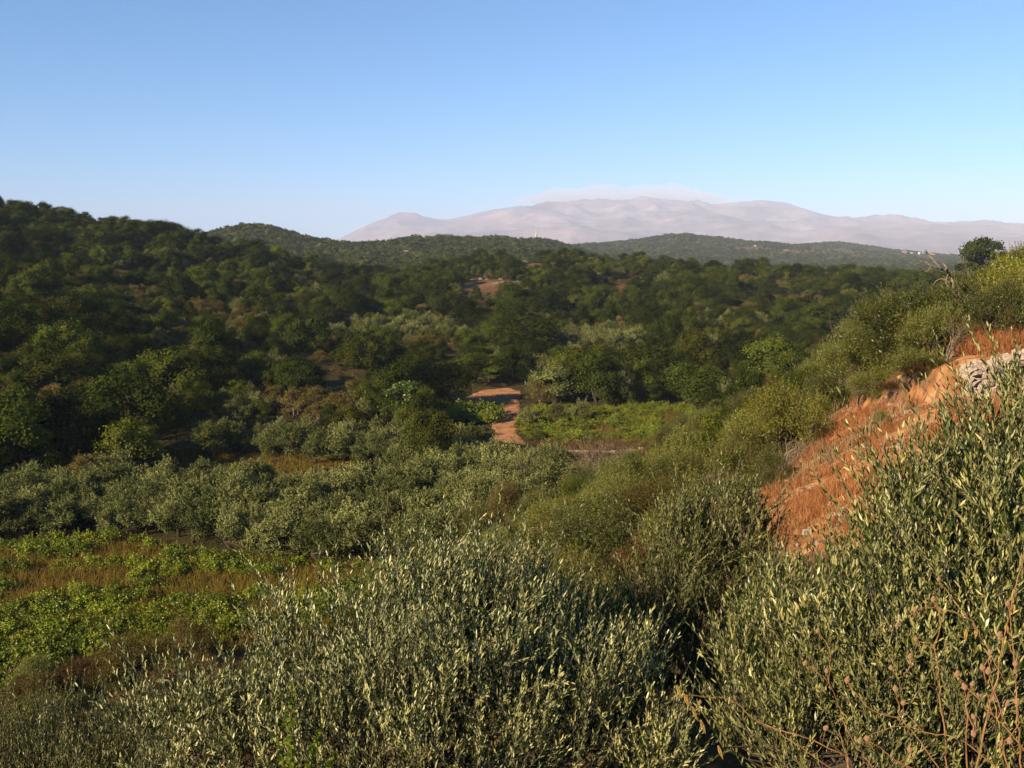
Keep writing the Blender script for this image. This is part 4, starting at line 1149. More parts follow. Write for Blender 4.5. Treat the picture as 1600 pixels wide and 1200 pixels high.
top_of = lambda xx: float(ground(w0[0] + xx, 31.0)) + 0.12 - w0[2]
for course in range(8):
    xw = -0.1 + rs.uniform(0, .1)
    while xw < x_end:
        big = rs.random() < .12
        ww = rs.uniform(.12, .34) * (1.7 if big else 1); hc = rs.uniform(.10, .17) * (1.5 if big else 1)
        zt = top_of(max(xw, .35)) - course * .13 - .06
        if course >= 3 and xw > .75 + .2 * rs.random(): break
        o = link('stone', STONES[rs.integers(8)], wall)
        o.location = (xw + ww / 2, rs.uniform(-.12, .08) - 0.03 * course, zt + rs.uniform(-.05, .05))
        o.rotation_euler = (rs.uniform(-.6, .6), rs.uniform(-.4, .4), rs.uniform(-.9, .9))
        o.scale = (ww * 1.2, rs.uniform(.3, .42), hc * 1.35)
        xw += ww * 1.06; nst += 1
for k in range(9):    # fallen stones at the end
    o = link('stone', STONES[rs.integers(8)], wall)
    xx, yy_ = rs.uniform(-.5, .5), rs.uniform(-1.0, -.2)
    o.location = (xx, yy_, gz(w0[0] + xx, w0[1] + yy_) - w0[2] + .08); o.rotation_euler = tuple(rs.uniform(-.5, .5, 3)); q = rs.uniform(.18, .34); o.scale = (q * 1.2, q, q * .8)
print('stones', nst)
# loose stones in the red earth
for k, (px, py) in enumerate(((1244, 752), (1252, 790), (1262, 802), (1240, 775), (1345, 705), (1300, 770), (1310, 812), (1416, 690), (1280, 728), (1480, 640), (1388, 655))):
    p = hit(px, py); o = link('loose_stone', STONES[k % 8]); q = rs.uniform(.08, .17)
    o.location = (p[0], p[1], p[2] + q * .35); o.scale = (q * 1.3, q, q * .8); o.rotation_euler = tuple(rs.uniform(-.4, .4, 3))
    tag(o, 'loose pale stone lying on the red earth slope', 'stone', 'loose stones on the red earth')

# small stones and clods over the red earth, past counting
pr = np.random.default_rng(8); tp_ = np.array([hit(a_, b_) for a_, b_ in Z_TERR])
gx = pr.uniform(tp_[:, 0].min(), tp_[:, 0].max(), 9000); gy = pr.uniform(tp_[:, 1].min(), tp_[:, 1].max(), 9000)
a_, b_ = proj(gx, gy, ground(gx, gy)); k_ = inside(Z_TERR, a_, b_) & (fbm(gx / 1.5, gy / 1.5, 2) > -.1)
for m_ in STONES: m_['k'] = 1
CLOD = [m_.copy() for m_ in STONES[:3]]
for m_ in CLOD: m_.materials.clear(); m_.materials.append(M['red_earth'])
instanced('pebbles', np.stack([gx[k_], gy[k_], .03 + .12 * pr.random(k_.sum()) ** 3], 1), CLOD + STONES[3:4], 'small clods and pebbles strewn over the red earth slope', 'pebbles', -.09)
def outcrop(px, py, n, spread_px, size, label, seed, ymin=60, atY=None):
    r = np.random.default_rng(seed)
    c = hit(px, py, ymin)
    if atY: c = np.array([P(px, py, atY)[0], atY, gz(P(px, py, atY)[0], atY)])
    root = bpy.data.objects.new('rock_outcrop', None); C.objects.link(root); root.location = tuple(c)
    tag(root, label, 'rocks')
    for k in range(n):
        xx = c[0] + r.normal() * spread_px / F * c[1]; yy = c[1] + r.normal() * size * 2
        o = link('rock', ROCKS[r.integers(5)], root); q = size * r.uniform(.5, 1.3)
        o.location = (xx - c[0], yy - c[1], gz(xx, yy) - c[2] + q * .15); o.scale = (q * 1.5, q * 1.1, q * .75); o.rotation_euler = tuple(r.uniform(-.5, .5, 3))
outcrop(815, 413, 18, 7, 1.8, 'pale pink rock outcrop high on the middle ridge', 1, 300)
outcrop(835, 406, 8, 11, 1.2, 'small rocks right of the pale outcrop on the ridge', 2, 300)
outcrop(752, 438, 14, 15, 1.0, 'rocks on the bare patch at the left of the middle ridge', 3, 200)
outcrop(790, 442, 14, 20, 0.9, 'low rocks in the pinkish bare patch on the ridge slope', 4, 200)
outcrop(975, 452, 24, 28, 0.9, 'scattered rocks in the wide bare patch right of the ridge centre', 5, 200)
outcrop(1003, 447, 5, 10, 1.9, 'pale rocks at the right end of the wide bare patch', 6, 200)
outcrop(22, 323, 5, 8, 2.2, 'rocks on the very top of the left hill', 7, 300)
outcrop(650, 394, 6, 8, 4.5, 'pale cliff patch on the distant hill left of centre', 8, 900)
outcrop(392, 365, 5, 4, 5.0, 'pale scar on the distant hill behind the left one', 9, 900)
outcrop(832, 380, 7, 5, 4.5, 'rocky knoll around the foot of the white tower', 10, 1200, 1496)
outcrop(1230, 393, 4, 6, 7, 'orange cutting beside the far hill road', 11, 1800)

# ------------------------------------------------------------------ low concrete channel by the vineyard
a0 = hit(884, 709); a1 = hit(1012, 704)
ang = math.atan2(a1[1] - a0[1], a1[0] - a0[0]); L_ = math.hypot(*(a1 - a0)[:2])
root = bpy.data.objects.new('concrete_channel', None); C.objects.link(root); root.location = (a0[0], a0[1], a0[2]); root.rotation_euler = (0, 0, ang)
tag(root, 'long low pale concrete channel wall in front of the small vineyard', 'channel')
ns = 9
for k in range(ns):
    m_ = MB(); x0 = L_ * k / ns; q = (a0 + (a1 - a0) * (k + .5) / ns)
    m_.box(x0 + L_ / ns / 2, 0, gz(q[0], q[1]) - a0[2] - .3, L_ / ns - .01, .35, .78)
    link('segment', m_.mesh('segment', M['concrete']), root)
# leaning stake by the field
p = hit(165, 828); mb = MB(); mb.tube([(0, 0, -.2), (.03, 0, .35), (.10, 0, .75)], .07, .05, 6)
o = link('stake', mb.mesh('stake', M['track'])); o.location = tuple(p); tag(o, 'short leaning orange stake at the back of the overgrown field', 'stake')
p = hit(767, 664); mb = MB(); mb.tube([(0, 0, -.2), (.05, 0, .8), (.15, 0, 1.6)], .09, .06, 6)
o = link('stake', mb.mesh('stake2', M['concrete'])); o.location = tuple(p); tag(o, 'pale post standing at the left side of the dirt track', 'post')

# ------------------------------------------------------------------ white tower on the distant knoll, village houses
tx = P(838, 376, 1500)[0]; tp = (tx, 1500.0, gz(tx, 1500.0) + 2)
root = bpy.data.objects.new('white_tower', None); C.objects.link(root); root.location = (tp[0], tp[1], tp[2] - 1)
tag(root, 'slender white tower with a mast on the rocky knoll before the mountains', 'tower')
m_ = MB(); m_.box(0, 0, -1, 7, 7, 5); m_.box(0, 0, 4.0, 7.4, 7.4, .4); link('base', m_.mesh('tower_base', M['plaster']), root)
m_ = MB(); m_.box(0, 0, 4.4, 4.2, 4.2, 8, taper=.85); m_.box(0, 0, 12.4, 4.4, 4.4, .4); link('shaft', m_.mesh('tower_shaft', M['plaster']), root)
m_ = MB()
for a_ in (-1, 1):
    for b_ in (-1, 1): m_.box(a_ * 1.2, b_ * 1.2, 12.8, .55, .55, 3)
m_.box(0, 0, 15.8, 3.3, 3.3, .4); m_.box(0, 0, 16.2, 2.6, 2.6, 3, taper=.2); link('belfry', m_.mesh('tower_belfry', M['plaster']), root)
m_ = MB(); m_.tube([(0, 0, 18), (0, 0, 26)], .45, .2, 6); m_.box(0, 0, 22, 1.6, .3, .4); link('mast', m_.mesh('tower_mast', M['plaster']), root)
m_ = MB()
for zz in (5.5, 9): m_.box(0, -2.05, zz, 1.0, .3, 1.6)
link('window', m_.mesh('tower_window', M['dark']), root)

def house(px, py, wd, hh, wall_m, roof_m, label, ymin, group=None, gable=False, tall=False):
    p = hit(px, py, ymin)
    s_ = p[1] / F      # metres per picture pixel there
    W = wd * s_; D = W * .8; H = hh * s_
    root = bpy.data.objects.new('house', None); C.objects.link(root); root.location = (p[0], p[1], p[2] - .5); root.rotation_euler = (0, 0, rnd.uniform(-.4, .4))
    tag(root, label, 'house', group)
    m_ = MB(); m_.box(0, 0, 0, W, D, H); link('wall', m_.mesh('house_wall', M[wall_m]), root)
    m_ = MB()
    if gable:
        m_.add([(-W * .55, -D * .56, H), (W * .55, -D * .56, H), (W * .55, D * .56, H), (-W * .55, D * .56, H), (-W * .55, 0, H + W * .28), (W * .55, 0, H + W * .28)], [0, 1, 5, 4, 2, 3, 4, 5, 0, 4, 3, 1, 2, 5, 3, 2, 1, 0], [4, 4, 3, 3, 4])
    else:
        m_.box(0, 0, H, W * 1.06, D * 1.06, H * .07)
    link('roof', m_.mesh('house_roof', M[roof_m]), root)
    for k in range(2):
        m_ = MB(); m_.box((k - .5) * W * .5, -D / 2 - .02, H * .45, W * .14, .12, H * .28); link('window', m_.mesh('house_window', M['dark']), root)
    m_ = MB(); m_.box(0, -D / 2 - .02, 0, W * .13, .12, H * .42); link('door', m_.mesh('house_door', M['bark']), root)
for args in [
 (1089, 396, 4, 3, 'plaster', 'plaster', 'bright white cube house on the far green hill', 1600),
 (1098, 396, 5, 3, 'cream', 'plaster', 'cream house right beside the bright white cube house', 1600),
 (1398, 436, 5, 4, 'plaster', 'cream', 'pale hut among the trees below the village', 500),
 (1387, 415, 4, 2.5, 'plaster', 'plaster', 'white shed on the slope under the village', 900),
 (1414, 397, 7, 4, 'cream', 'roof', 'cream house with a clay roof at the left end of the village', 2600, None, True),
 (1424, 398, 4, 3, 'plaster', 'plaster', 'small white flat house second from the left in the village', 2600),
 (1436, 399, 3, 5, 'plaster', 'plaster', 'narrow tall white house in the middle of the village', 2600),
 (1442, 399, 4, 4, 'cream', 'plaster', 'tan house right of the narrow tall one', 2600),
 (1456, 401, 8, 4, 'cream', 'roof', 'clay roofed house at the right end of the village', 2600, None, True),
 (1308, 386, 4, 2, 'cream', 'plaster', 'tiny cream house on the dark wooded hilltop', 2600),
 (1270, 384, 4, 2, 'cream', 'roof', 'tiny roofed house left of the dark hilltop wood', 2600, None, True),
 (1180, 385, 3, 2, 'plaster', 'plaster', 'tiny white house on the shoulder of the far green hill', 2200)]:
    house(*args)

# ------------------------------------------------------------------ the near olive trees, leaf by leaf
def near_olive(lobes, shoots, leaf_len, name, label, seed, trunk_at, lean=(0, 0), mat='olive_silver', leader=0.15):
    r = np.random.default_rng(seed)
    L = np.array([(*P(a_, b_, Y), R) for a_, b_, Y, R in lobes])
    root = bpy.data.objects.new(name, None); C.objects.link(root)
    base = np.array([trunk_at[0], trunk_at[1], gz(*trunk_at) - .1]); root.location = tuple(base)
    tag(root, label, 'olive tree')
    Lb = L[:, :3] - base
    w = L[:, 3] ** 2; w /= w.sum()
    fol = MB(); tw = MB()
    nb = shoots // 13                                   # shoots sit together on branchlets, with gaps between
    kb = r.choice(len(L), nb, p=w); db = unit(r.normal(size=(nb, 3)) + [0, 0, .15]); rb = r.random(nb) ** .42; tone = r.random(nb)
    bi = r.integers(0, nb, shoots); k = kb[bi]; d = unit(db[bi] * rb[bi][:, None] + r.normal(size=(shoots, 3)) * .20)
    R = L[k, 3][:, None]
    start = Lb[k] + (db[bi] * rb[bi][:, None] + r.normal(size=(shoots, 3)) * .17) * R * .88 - np.array([0, 0, .06])
    sdir = unit(unit(start - Lb[k]) * .42 + np.array([lean[0], lean[1], 1.0]) + r.normal(size=(shoots, 3)) * .26)
    slen = r.uniform(.14, .36, shoots) * (leaf_len / .045) ** .5
    slen = np.where(r.random(shoots) < leader, slen * 1.8, slen)
    nl = np.maximum(8, (slen / (leaf_len * .27)).astype(int))
    si = np.repeat(np.arange(shoots), nl)
    tt = np.concatenate([np.linspace(0.05, 1, q) for q in nl])
    curve = r.normal(size=(shoots, 3)) * .25 + np.array([0, 0, .12])
    pos = start[si] + sdir[si] * (slen[si] * tt)[:, None] + curve[si] * (slen[si] * tt ** 2)[:, None] * .5
    tan = unit(sdir[si] + curve[si] * tt[:, None])
    bare = r.random(shoots) < .035                       # a few dead, leafless twigs
    kp = ~(bare[si] & (tt > .25)); si = si[kp]; tt = tt[kp]; pos = pos[kp]; tan = tan[kp]
    m_ = len(si)
    # opposite pairs, each pair turned a quarter
    ref = unit(np.cross(tan, np.array([.3, .2, .9]))); ref2 = np.cross(tan, ref)
    ordn = np.concatenate([np.arange(q) for q in nl])[kp]
    ang = (ordn // 2) * (np.pi / 2) + (ordn % 2) * np.pi + r.random(shoots)[si] * 6.28 + r.normal(size=m_) * .25
    rad_ = ref * np.cos(ang)[:, None] + ref2 * np.sin(ang)[:, None]
    axis = unit(tan * r.uniform(.8, 1.5, (m_, 1)) + rad_ * r.uniform(.3, .8, (m_, 1)) + np.array([0, 0, .2]))
    # blade faces its upper side to the shoot, so the silvery underside shows outward on upright shoots
    side = unit(np.cross(axis, rad_) + r.normal(size=(m_, 3)) * .35)
    side = unit(side - axis * (side * axis).sum(1, keepdims=True))
    ll = leaf_len * r.uniform(.5, 1.3, m_) * (.8 + .4 * tone[bi][si]) * (1 - .45 * np.clip(tt - .6, 0, 1))
    v, l, c = leaf_faces(pos, axis, side, ll, ll * .21, 'lance')
    var = np.repeat(np.clip(.4 * tone[bi][si] + .45 * r.random(m_) ** 1.3 + .2 * tt, 0, 1), 3)
    fol.add(v, l, c, 0, var)
    cr = fol.mesh('olive_leaves', M[mat])
    f_ = link('foliage', cr, root); f_['kind'] = 'stuff'
    # shoots: three-sided twigs, built in one go
    p0 = start; p1 = start + sdir * slen[:, None] * .5 + curve * slen[:, None] * .125; p2 = start + sdir * slen[:, None] + curve * slen[:, None] * .5
    an = np.arange(3) * 2 * np.pi / 3
    e1 = unit(np.cross(sdir, np.array([.3, .2, .9]))); e2 = np.cross(sdir, e1)
    ring = (e1[:, None] * np.cos(an)[None, :, None] + e2[:, None] * np.sin(an)[None, :, None])
    tv = np.concatenate([p0[:, None] + ring * .0022, p1[:, None] + ring * .0016, p2[:, None] + ring * .0007], 1).reshape(-1, 3)
    fpat = np.array([[i, (i + 1) % 3, 3 + (i + 1) % 3, 3 + i] for i in range(3)] + [[3 + i, 3 + (i + 1) % 3, 6 + (i + 1) % 3, 6 + i] for i in range(3)]).ravel()
    tl = (fpat[None] + np.arange(shoots)[:, None] * 9).ravel()
    tw.add(tv, tl, np.full(shoots * 6, 4))
    t_ = link('twigs', tw.mesh('twigs', M['twig'], True), root); t_['kind'] = 'stuff'
    # limbs, from the trunk to each lobe, then to some of the shoots
    fork = np.array([0, 0, .7]); tm = MB()
    tm.tube([(0, 0, -.3), (.05, .02, .3), fork], .13, .10, 8)
    link('trunk', tm.mesh('trunk', M['bark'], True), root)
    for q in range(len(L)):
        lm = MB(); e = Lb[q]; mid = fork * .5 + e * .5 + r.normal(size=3) * .12
        path = hermite(np.array([0., 1., 2.]), np.array([fork - [0, 0, .05], mid, e]), np.linspace(0, 2, 9))
        lm.tube(path, .04, .012, 6)
        idx_ = np.nonzero(k == q)[0][:26]
        for j in idx_:
            s0 = path[r.integers(5, 9)]; e_ = start[j]
            lm.tube([s0, (s0 + e_) / 2 + r.normal(size=3) * .05, e_], .009, .003, 4, cap=False)
        link('limb', lm.mesh('limb', M['bark'], True), root)
    return root
M['twig'] = surf_mat('olive_twig', [(0.3, (0.16, 0.13, 0.08)), (0.7, (0.30, 0.26, 0.17))], 60, bump=0)

A = [(1000, 1100, 6.4, .32), (1035, 1180, 6.1, .28), (330, 1110, 6.4, .50), (390, 1075, 6.6, .45), (300, 1200, 6.2, .5), (470, 1035, 6.8, .45), (560, 996, 7.0, .45), (640, 968, 7.0, .45), (710, 968, 7.0, .5), (770, 938, 7.1, .45), (830, 986, 7.0, .45),
     (890, 1022, 6.8, .45), (940, 1072, 6.6, .42), (500, 1130, 6.2, .55), (620, 1074, 6.2, .6), (740, 1064, 6.2, .6), (850, 1122, 6.2, .55), (940, 1140, 6.2, .45),
     (420, 1190, 6.0, .5), (560, 1190, 5.9, .55), (700, 1180, 5.9, .55), (830, 1200, 5.9, .5), (990, 1220, 6.1, .35), (640, 998, 6.7, .5), (760, 998, 6.7, .5)]
near_olive(A, 5200, .047, 'near_olive_tree', 'wide silvery olive tree with upright shoots filling the bottom middle', 21, P(640, 1500, 6.6)[:2])
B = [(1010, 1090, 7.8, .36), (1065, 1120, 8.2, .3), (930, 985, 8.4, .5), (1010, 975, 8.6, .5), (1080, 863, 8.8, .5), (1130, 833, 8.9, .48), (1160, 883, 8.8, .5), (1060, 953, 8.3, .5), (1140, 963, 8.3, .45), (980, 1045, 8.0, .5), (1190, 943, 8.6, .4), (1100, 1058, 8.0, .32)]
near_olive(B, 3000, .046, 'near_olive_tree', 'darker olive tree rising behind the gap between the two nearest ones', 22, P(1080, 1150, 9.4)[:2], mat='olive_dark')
D = [(-40, 1193, 8.6, .6), (40, 1173, 8.8, .5), (120, 1173, 8.8, .5), (200, 1173, 8.6, .45), (60, 1243, 8.2, .55), (150, 1243, 8.1, .5), (240, 1233, 7.8, .45), (-60, 1283, 8.0, .6), (180, 1293, 7.6, .5), (-140, 1213, 8.8, .6)]
near_olive(D, 2800, .040, 'near_olive_tree', 'dull small-leaved olive tree in the bottom left corner', 23, P(60, 1330, 8.6)[:2], mat='olive_dull')
Cc = [(1640, 682, 5.4, .38), (1590, 722, 5.3, .38), (1540, 793, 5.3, .36), (1480, 808, 5.3, .36), (1430, 858, 5.3, .34), (1370, 933, 5.4, .33), (1300, 963, 5.6, .34), (1240, 993, 5.8, .32), (1215, 1000, 5.7, .33),
      (1600, 797, 4.9, .42), (1520, 878, 4.9, .42), (1440, 983, 4.9, .42), (1350, 998, 5.0, .42), (1270, 1040, 5.1, .4), (1620, 955, 4.6, .42), (1540, 1008, 4.6, .42), (1440, 1030, 4.7, .42), (1350, 1090, 4.8, .4),
      (1260, 1130, 4.9, .36), (1190, 1150, 5.1, .25), (1620, 1060, 4.4, .42), (1520, 1120, 4.4, .42), (1420, 1170, 4.5, .4), (1310, 1200, 4.6, .38), (1180, 1090, 5.3, .22), (1700, 782, 5.2, .5), (1720, 985, 4.8, .5), (1680, 642, 5.6, .35)]
near_olive(Cc, 5600, .050, 'near_olive_tree', 'dense olive tree with larger green leaves filling the bottom right', 24, P(1480, 1420, 5.2)[:2], leader=.1, mat='olive_green')

# ------------------------------------------------------------------ dry stems close to the camera
def crop(pts): return [(1200 + a_ * .35, 780 + b_ * .35) for a_, b_ in pts]
def curve_pts(pts, Ys):
    q = np.array([P(a_, b_, Y) for (a_, b_), Y in zip(pts, Ys)])
    return hermite(np.arange(len(pts), dtype=float), q, np.linspace(0, len(pts) - 1, (len(pts) - 1) * 5 + 1))
def seed_mesh():
    import bmesh
    bm = bmesh.new(); bmesh.ops.create_icosphere(bm, subdivisions=2, radius=1)
    r = np.random.default_rng(3)
    for v in bm.verts:
        z = v.co.z; f = 1 - .25 * max(0, z)
        v.co = (v.co.x * f, v.co.y * f, z * 1.1 + (.35 if z > .8 else 0)); v.co *= 1 + r.normal() * .07
    m_ = bpy.data.meshes.new('seed_head'); bm.to_mesh(m_); bm.free(); m_.materials.append(M['seed']); return m_
SEED = seed_mesh()
def stem(paths, heads, Y0, label, rad=.0016, slope=-.12, name='dry_weed', husks=()):
    """paths: branches as picture traces on one plant standing Y0 metres away, leaning a little"""
    dist = lambda b_: Y0 + slope * (b_ - 1000) / 400
    p0 = crop(paths[0]); base = np.array(P(*p0[0], dist(p0[0][1])))
    root = bpy.data.objects.new(name, None); C.objects.link(root); root.location = tuple(base)
    tag(root, label, 'dry plant')
    for i, pth in enumerate(paths):
        q = crop(pth); k = curve_pts(q, [dist(b_) for _, b_ in q]) - base
        if i == 0:   # carry the stem on down to the bank
            g = np.array([k[0][0] + .05, k[0][1] + .1, gz(base[0], base[1] + .1) - base[2] - .03])
            if g[2] < k[0][2]: k = np.concatenate([[g, g * .5 + k[0] * .5 + [.01, .02, 0]], k])
        m_ = MB(); jr = np.random.default_rng(len(k) + i); k = k + jr.normal(size=k.shape) * .0012; m_.tube(k, rad if i == 0 else rad * .7, rad * .38, 5); link('stem' if i == 0 else 'branch', m_.mesh('stem', M['drystem'], True), root)
    tr_ = [(q_, p_) for pth in paths for p_ in [crop(pth)] for q_ in [curve_pts(p_, [dist(b_) for _, b_ in p_]) - base]]
    allp = np.concatenate([q_ for q_, _ in tr_])
    for (a_, b_) in heads:   # every head hangs on a stalk
        (u_, w_), = crop([(a_, b_)]); hp = np.array(P(u_, w_, dist(w_))) - base
        dd_ = np.linalg.norm(allp - hp + [0, 0, .02], axis=1); j_ = int(np.argmin(dd_))
        if np.linalg.norm(allp[j_] - hp) > .008:
            e_ = allp[j_] - [0, 0, .015]; m_ = MB(); m_.tube(hermite(np.array([0., 1., 2.]), np.array([allp[j_], (e_ + hp) / 2 + [.004, 0, -.006], hp]), np.linspace(0, 2, 7)), rad * .5, rad * .35, 5)
            link('stalk', m_.mesh('stalk', M['drystem'], True), root)
    for (a_, b_) in heads:
        (u_, w_), = crop([(a_, b_)]); o = link('seed_head', SEED, root); s_ = .0052 * rnd.uniform(.75, 1.2)
        o.location = tuple(np.array(P(u_, w_, dist(w_))) - base); o.scale = (s_, s_, s_); o.rotation_euler = (rnd.uniform(-.5, .5), rnd.uniform(-.5, .5), 0)
    for (a_, b_, ln, tilt) in husks:
        (u_, w_), = crop([(a_, b_)]); c_ = np.array(P(u_, w_, dist(w_))) - base
        m_ = MB(); ax_ = np.array([math.sin(tilt), .1, -math.cos(tilt)])
        for q_ in (-1, 1):
            m_.tube([c_ + [q_ * .0008, 0, 0], c_ + ax_ * ln * .4 + [q_ * .0022, 0, 0], c_ + ax_ * ln], [.0006, .0024, .0003], None, 5)
        link('husk', m_.mesh('husk', M['oat'], True), root)
_t = MB.tube
def tube2(s, pts, r0, r1, sides=5, mi=0, var=.5, cap=True):
    if r1 is None:
        rr = np.array(r0); pts = np.asarray(pts, float)
        pts2 = hermite(np.arange(len(pts), dtype=float), pts, np.linspace(0, len(pts) - 1, 7)); r0 = np.interp(np.linspace(0, len(pts) - 1, 7), np.arange(len(rr)), rr); pts = pts2
    return _t(s, pts, r0, r1, sides, mi, var, cap)
MB.tube = tube2
stem([[(795, 1210), (790, 1050), (765, 880), (760, 760), (745, 670), (770, 560), (750, 480), (690, 490), (620, 525), (578, 562)],
      [(750, 480), (830, 505), (910, 545), (960, 630), (1040, 780), (1143, 950), (1250, 1120)], [(745, 670), (700, 650), (662, 630)], [(910, 545), (830, 450), (765, 365)], [(750, 480), (738, 452)], [(690, 490), (655, 497)], [(915, 560), (930, 590)]],
     [(575, 565), (738, 448), (705, 460), (655, 495), (660, 626), (762, 358)], 2.0, 'tall arching dry stem with round seed heads in front of the right olive', husks=[(932, 570, .03, 0), (885, 580, .032, .05)])
stem([[(480, 1215), (400, 1110), (340, 1000), (310, 900), (270, 820), (245, 790)], [(270, 820), (280, 720), (265, 650), (225, 592)], [(245, 790), (165, 735)]], [(222, 588), (262, 768), (165, 733)], 2.2, 'thin dry stem with three seed heads left of the tall arching one')
stem([[(660, 1215), (560, 1160), (500, 1110), (445, 1072)], [(560, 1160), (610, 1180), (630, 1120)]], [(443, 1070), (634, 1116), (410, 1078)], 1.9, 'low dry stem with seed heads at the bottom edge')
stem([[(760, 1200), (680, 1080), (595, 975), (578, 900), (570, 850)], [(595, 975), (500, 960), (410, 890), (357, 815)], [(600, 790), (635, 740), (634, 706)]], [(570, 846), (354, 808), (634, 703), (604, 910), (550, 752)], 1.9, 'forked dry stem with a pale seed head above its fork')
stem([[(885, 1215), (885, 940), (878, 842)], [(885, 940), (930, 1040), (938, 970), (920, 975)], [(885, 900), (912, 828)]], [(878, 838), (918, 972), (918, 1048), (912, 826)], 1.8, 'straight dry stem with a large seed head on top')
stem([[(925, 1215), (975, 970), (1020, 800), (1060, 600), (1110, 380), (1143, 250), (1170, 120)], [(1110, 380), (1098, 420)]], [], 1.7, 'straight golden wild oat stalk leaning right beside the dry stems', rad=.0017, husks=[(1098, 400, .034, .05), (1062, 560, .02, .3), (1100, 470, .02, -.1)], name='wild_oat')
stem([[(300, 1215), (180, 1130), (90, 1070), (0, 1010), (-60, 990)]], [(258, 1022)], 2.1, 'arching bare dry stalk at the bottom of the right olive')
stem([[(1065, 1215), (1050, 1100), (1025, 980), (1008, 895)], [(1025, 980), (1060, 915)], [(1050, 1100), (1010, 1110)], [(1050, 1100), (1120, 1000), (1110, 900)]], [(1006, 888), (1064, 912), (1040, 1090), (1110, 904)], 1.75, 'branching dry stem with a pale seed head near the right edge')
stem([[(365, 1215), (340, 1120), (316, 1030)]], [], 2.0, 'short straight golden stalk in front of the right olive')
stem([[(1010, 1190), (850, 1070), (700, 1040), (600, 1010), (440, 1060)], [(700, 1040), (620, 960)]], [(438, 1064)], 2.05, 'long dry stalk bent across the bottom right corner')
stem([[(1170, 1150), (1080, 1040), (1000, 960), (900, 850), (840, 780)], [(1000, 960), (960, 760)], [(1060, 1010), (985, 770), (990, 690)]], [(958, 752), (983, 768), (845, 782), (992, 684), (945, 872)], 1.85, 'dry stem with clustered seed heads crossing the golden oat')
stem([[(1130, 1215), (1115, 1000), (1110, 860), (1105, 740), (1070, 640), (1035, 608)], [(1105, 740), (1075, 470)]], [(1105, 735), (1034, 606), (1070, 466), (1080, 1080)], 1.7, 'upright dry stem with a few seed heads at the right edge')
def crop3(pts): return [((800 + a_ * .35 - 1200) / .35, b_) for a_, b_ in pts]
stem([crop3([(1500, 1150), (1300, 1060), (1143, 1010), (1080, 980), (1000, 910), (930, 885), (860, 880), (780, 875), (722, 886)]), crop3([(780, 875), (800, 930), (850, 1005)])], crop3([(840, 905)]), 2.1,
     'drooping wild oat stalk with a chain of husks over the dark gap', name='wild_oat', husks=[(*q, .04, .35) for q in crop3([(735, 830), (768, 868), (805, 925), (842, 985), (920, 1100)])])

# light green leafy shoot at the bottom
r = np.random.default_rng(5); root = bpy.data.objects.new('leafy_shoot', None); C.objects.link(root); bz = np.array(P(470, 1260, 4.6)); root.location = tuple(bz)
tag(root, 'light green leafy weed shoot rising in front of the wide silvery olive', 'weed')
fm = MB(); sm = MB()
for (xx, yy_, tx, ty) in ((470, 1260, 457, 1070), (480, 1250, 500, 1140), (450, 1250, 430, 1150), (490, 1250, 520, 1180), (460, 1250, 445, 1110)):
    a_ = np.array(P(xx, yy_, 4.6)) - bz; b_ = np.array(P(tx, ty, 4.6 + r.normal() * .06)) - bz
    mid = (a_ + b_) / 2 + r.normal(size=3) * .02; path = hermite(np.array([0., 1., 2.]), np.array([a_, mid, b_]), np.linspace(0, 2, 12)); sm.tube(path, .004, .0015, 5)
    n = 90; t_ = r.random(n) * 11; i_ = np.clip(t_.astype(int), 0, 10); pos = path[i_] + (path[i_ + 1] - path[i_]) * (t_ - i_)[:, None]
    ax = unit(r.normal(size=(n, 3)) + [0, 0, .5]); sd = unit(np.cross(ax, r.normal(size=(n, 3)))); v, l, c = leaf_faces(pos, ax, sd, .045 * (1 - .04 * t_), .02)
    fm.add(v, l, c, 0, r.random(n))
f_ = link('foliage', fm.mesh('weed_leaves', M['vine']), root); f_['kind'] = 'stuff'; link('stem', sm.mesh('weed_stem', M['reed']), root)

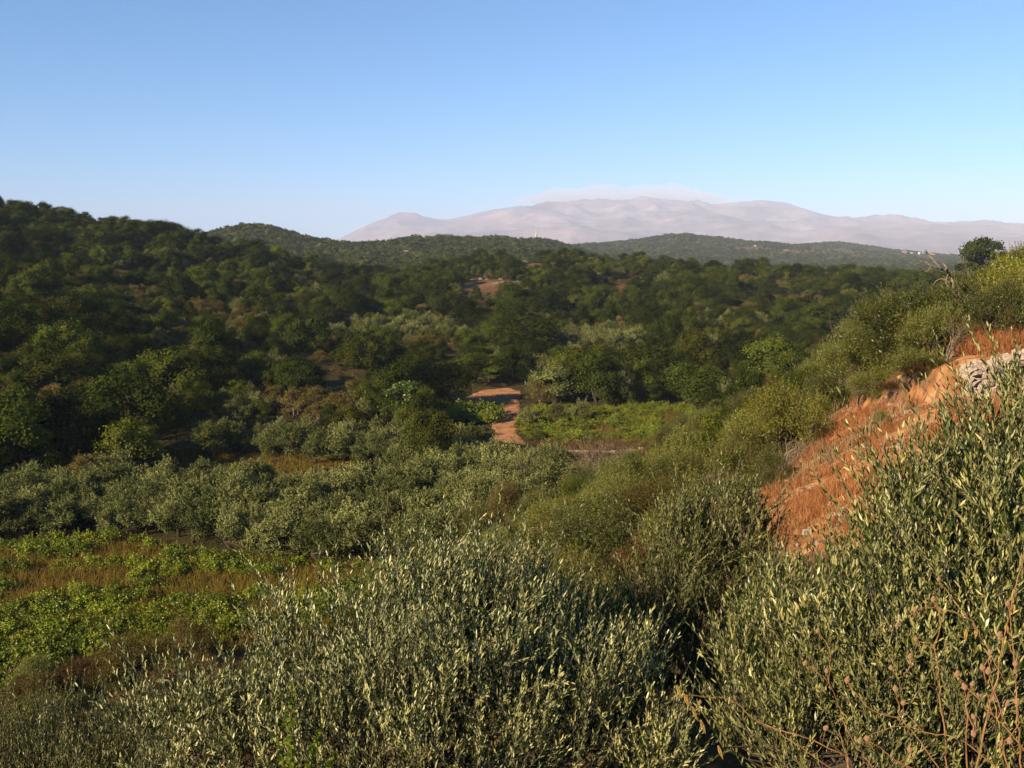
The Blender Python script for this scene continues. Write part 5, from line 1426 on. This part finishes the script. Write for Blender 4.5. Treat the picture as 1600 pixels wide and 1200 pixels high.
# ------------------------------------------------------------------ cloud cap behind the summit
def cloud():
    nx, ny = 150, 60
    X = np.linspace(-2500, 10500, nx)[None].repeat(ny, 0); Yc = np.linspace(31000, 38000, ny)[:, None].repeat(nx, 1)
    u_ = (X - 4200) / 4600; v_ = (Yc - 34500) / 3300
    # a long streamer to the right, thicker at the left
    m_ = 1 - u_ ** 2 - v_ ** 2 + .45 * fbm(X / 2600, Yc / 1500, 4)
    T = np.clip(m_, 0, 1.2) ** 1.7
    T[0] = T[-1] = 0; T[:, 0] = T[:, -1] = 0
    mid = 1880 + 120 * np.cos(u_ * 1.6) + 60 * fbm(X / 2500 + 5, Yc / 2500, 2) - 40 * u_
    up = mid + 430 * T + .5; dn = mid - 200 * T - .5
    N_ = nx * ny; id_ = np.arange(N_).reshape(ny, nx)
    q = np.stack([id_[:-1, :-1], id_[:-1, 1:], id_[1:, 1:], id_[1:, :-1]], -1).reshape(-1, 4)
    keep = (T.ravel()[q].max(1) > 0)
    q = q[keep]; qb = q[:, ::-1] + N_
    # close the rim
    from collections import Counter
    ed = Counter(); dirs = {}
    for f in q:
        for a_, b_ in zip(f, np.roll(f, -1)):
            ed[(min(a_, b_), max(a_, b_))] += 1; dirs[(min(a_, b_), max(a_, b_))] = (a_, b_)
    rim = [[dirs[e][1], dirs[e][0], dirs[e][0] + N_, dirs[e][1] + N_] for e, k in ed.items() if k == 1]
    F_ = np.concatenate([q, qb, np.array(rim)])
    V = np.concatenate([np.stack([X, Yc, up], -1).reshape(-1, 3), np.stack([X, Yc, dn], -1).reshape(-1, 3)])
    used, inv = np.unique(F_.ravel(), return_inverse=True)
    cm, nt, out = new_mat('cloud_vapour')
    vs = nt.nodes.new('ShaderNodeVolumePrincipled'); vs.inputs['Color'].default_value = (1, 1, 1, 1); vs.inputs['Density'].default_value = CLOUD_DENSITY; vs.inputs['Anisotropy'].default_value = 0
    nt.links.new(vs.outputs[0], out.inputs['Volume'])
    tag(link('cloud_cap', mesh_np('cloud_cap', V[used], inv, np.full(len(F_), 4), cm, None, True)), 'thin pale cloud cap lying along the mountain summit', 'cloud', kind='stuff')
CLOUD_DENSITY = 9e-4
cloud()

# ------------------------------------------------------------------ haze
hz = MB(); hz.box(4000, 14000, -420, 62000, 29000, 1670)
hm, nt, out = new_mat('haze_air')
pv = nt.nodes.new('ShaderNodeVolumePrincipled')
pv.inputs['Color'].default_value = (0.70, 0.80, 1.0, 1)
pv.inputs['Density'].default_value = HAZE_DENSITY
pv.inputs['Anisotropy'].default_value = -0.2
nt.links.new(pv.outputs[0], out.inputs['Volume'])
tag(link('haze', hz.mesh('haze', hm)), 'pale blue haze filling the air over the valley', 'haze', kind='stuff')
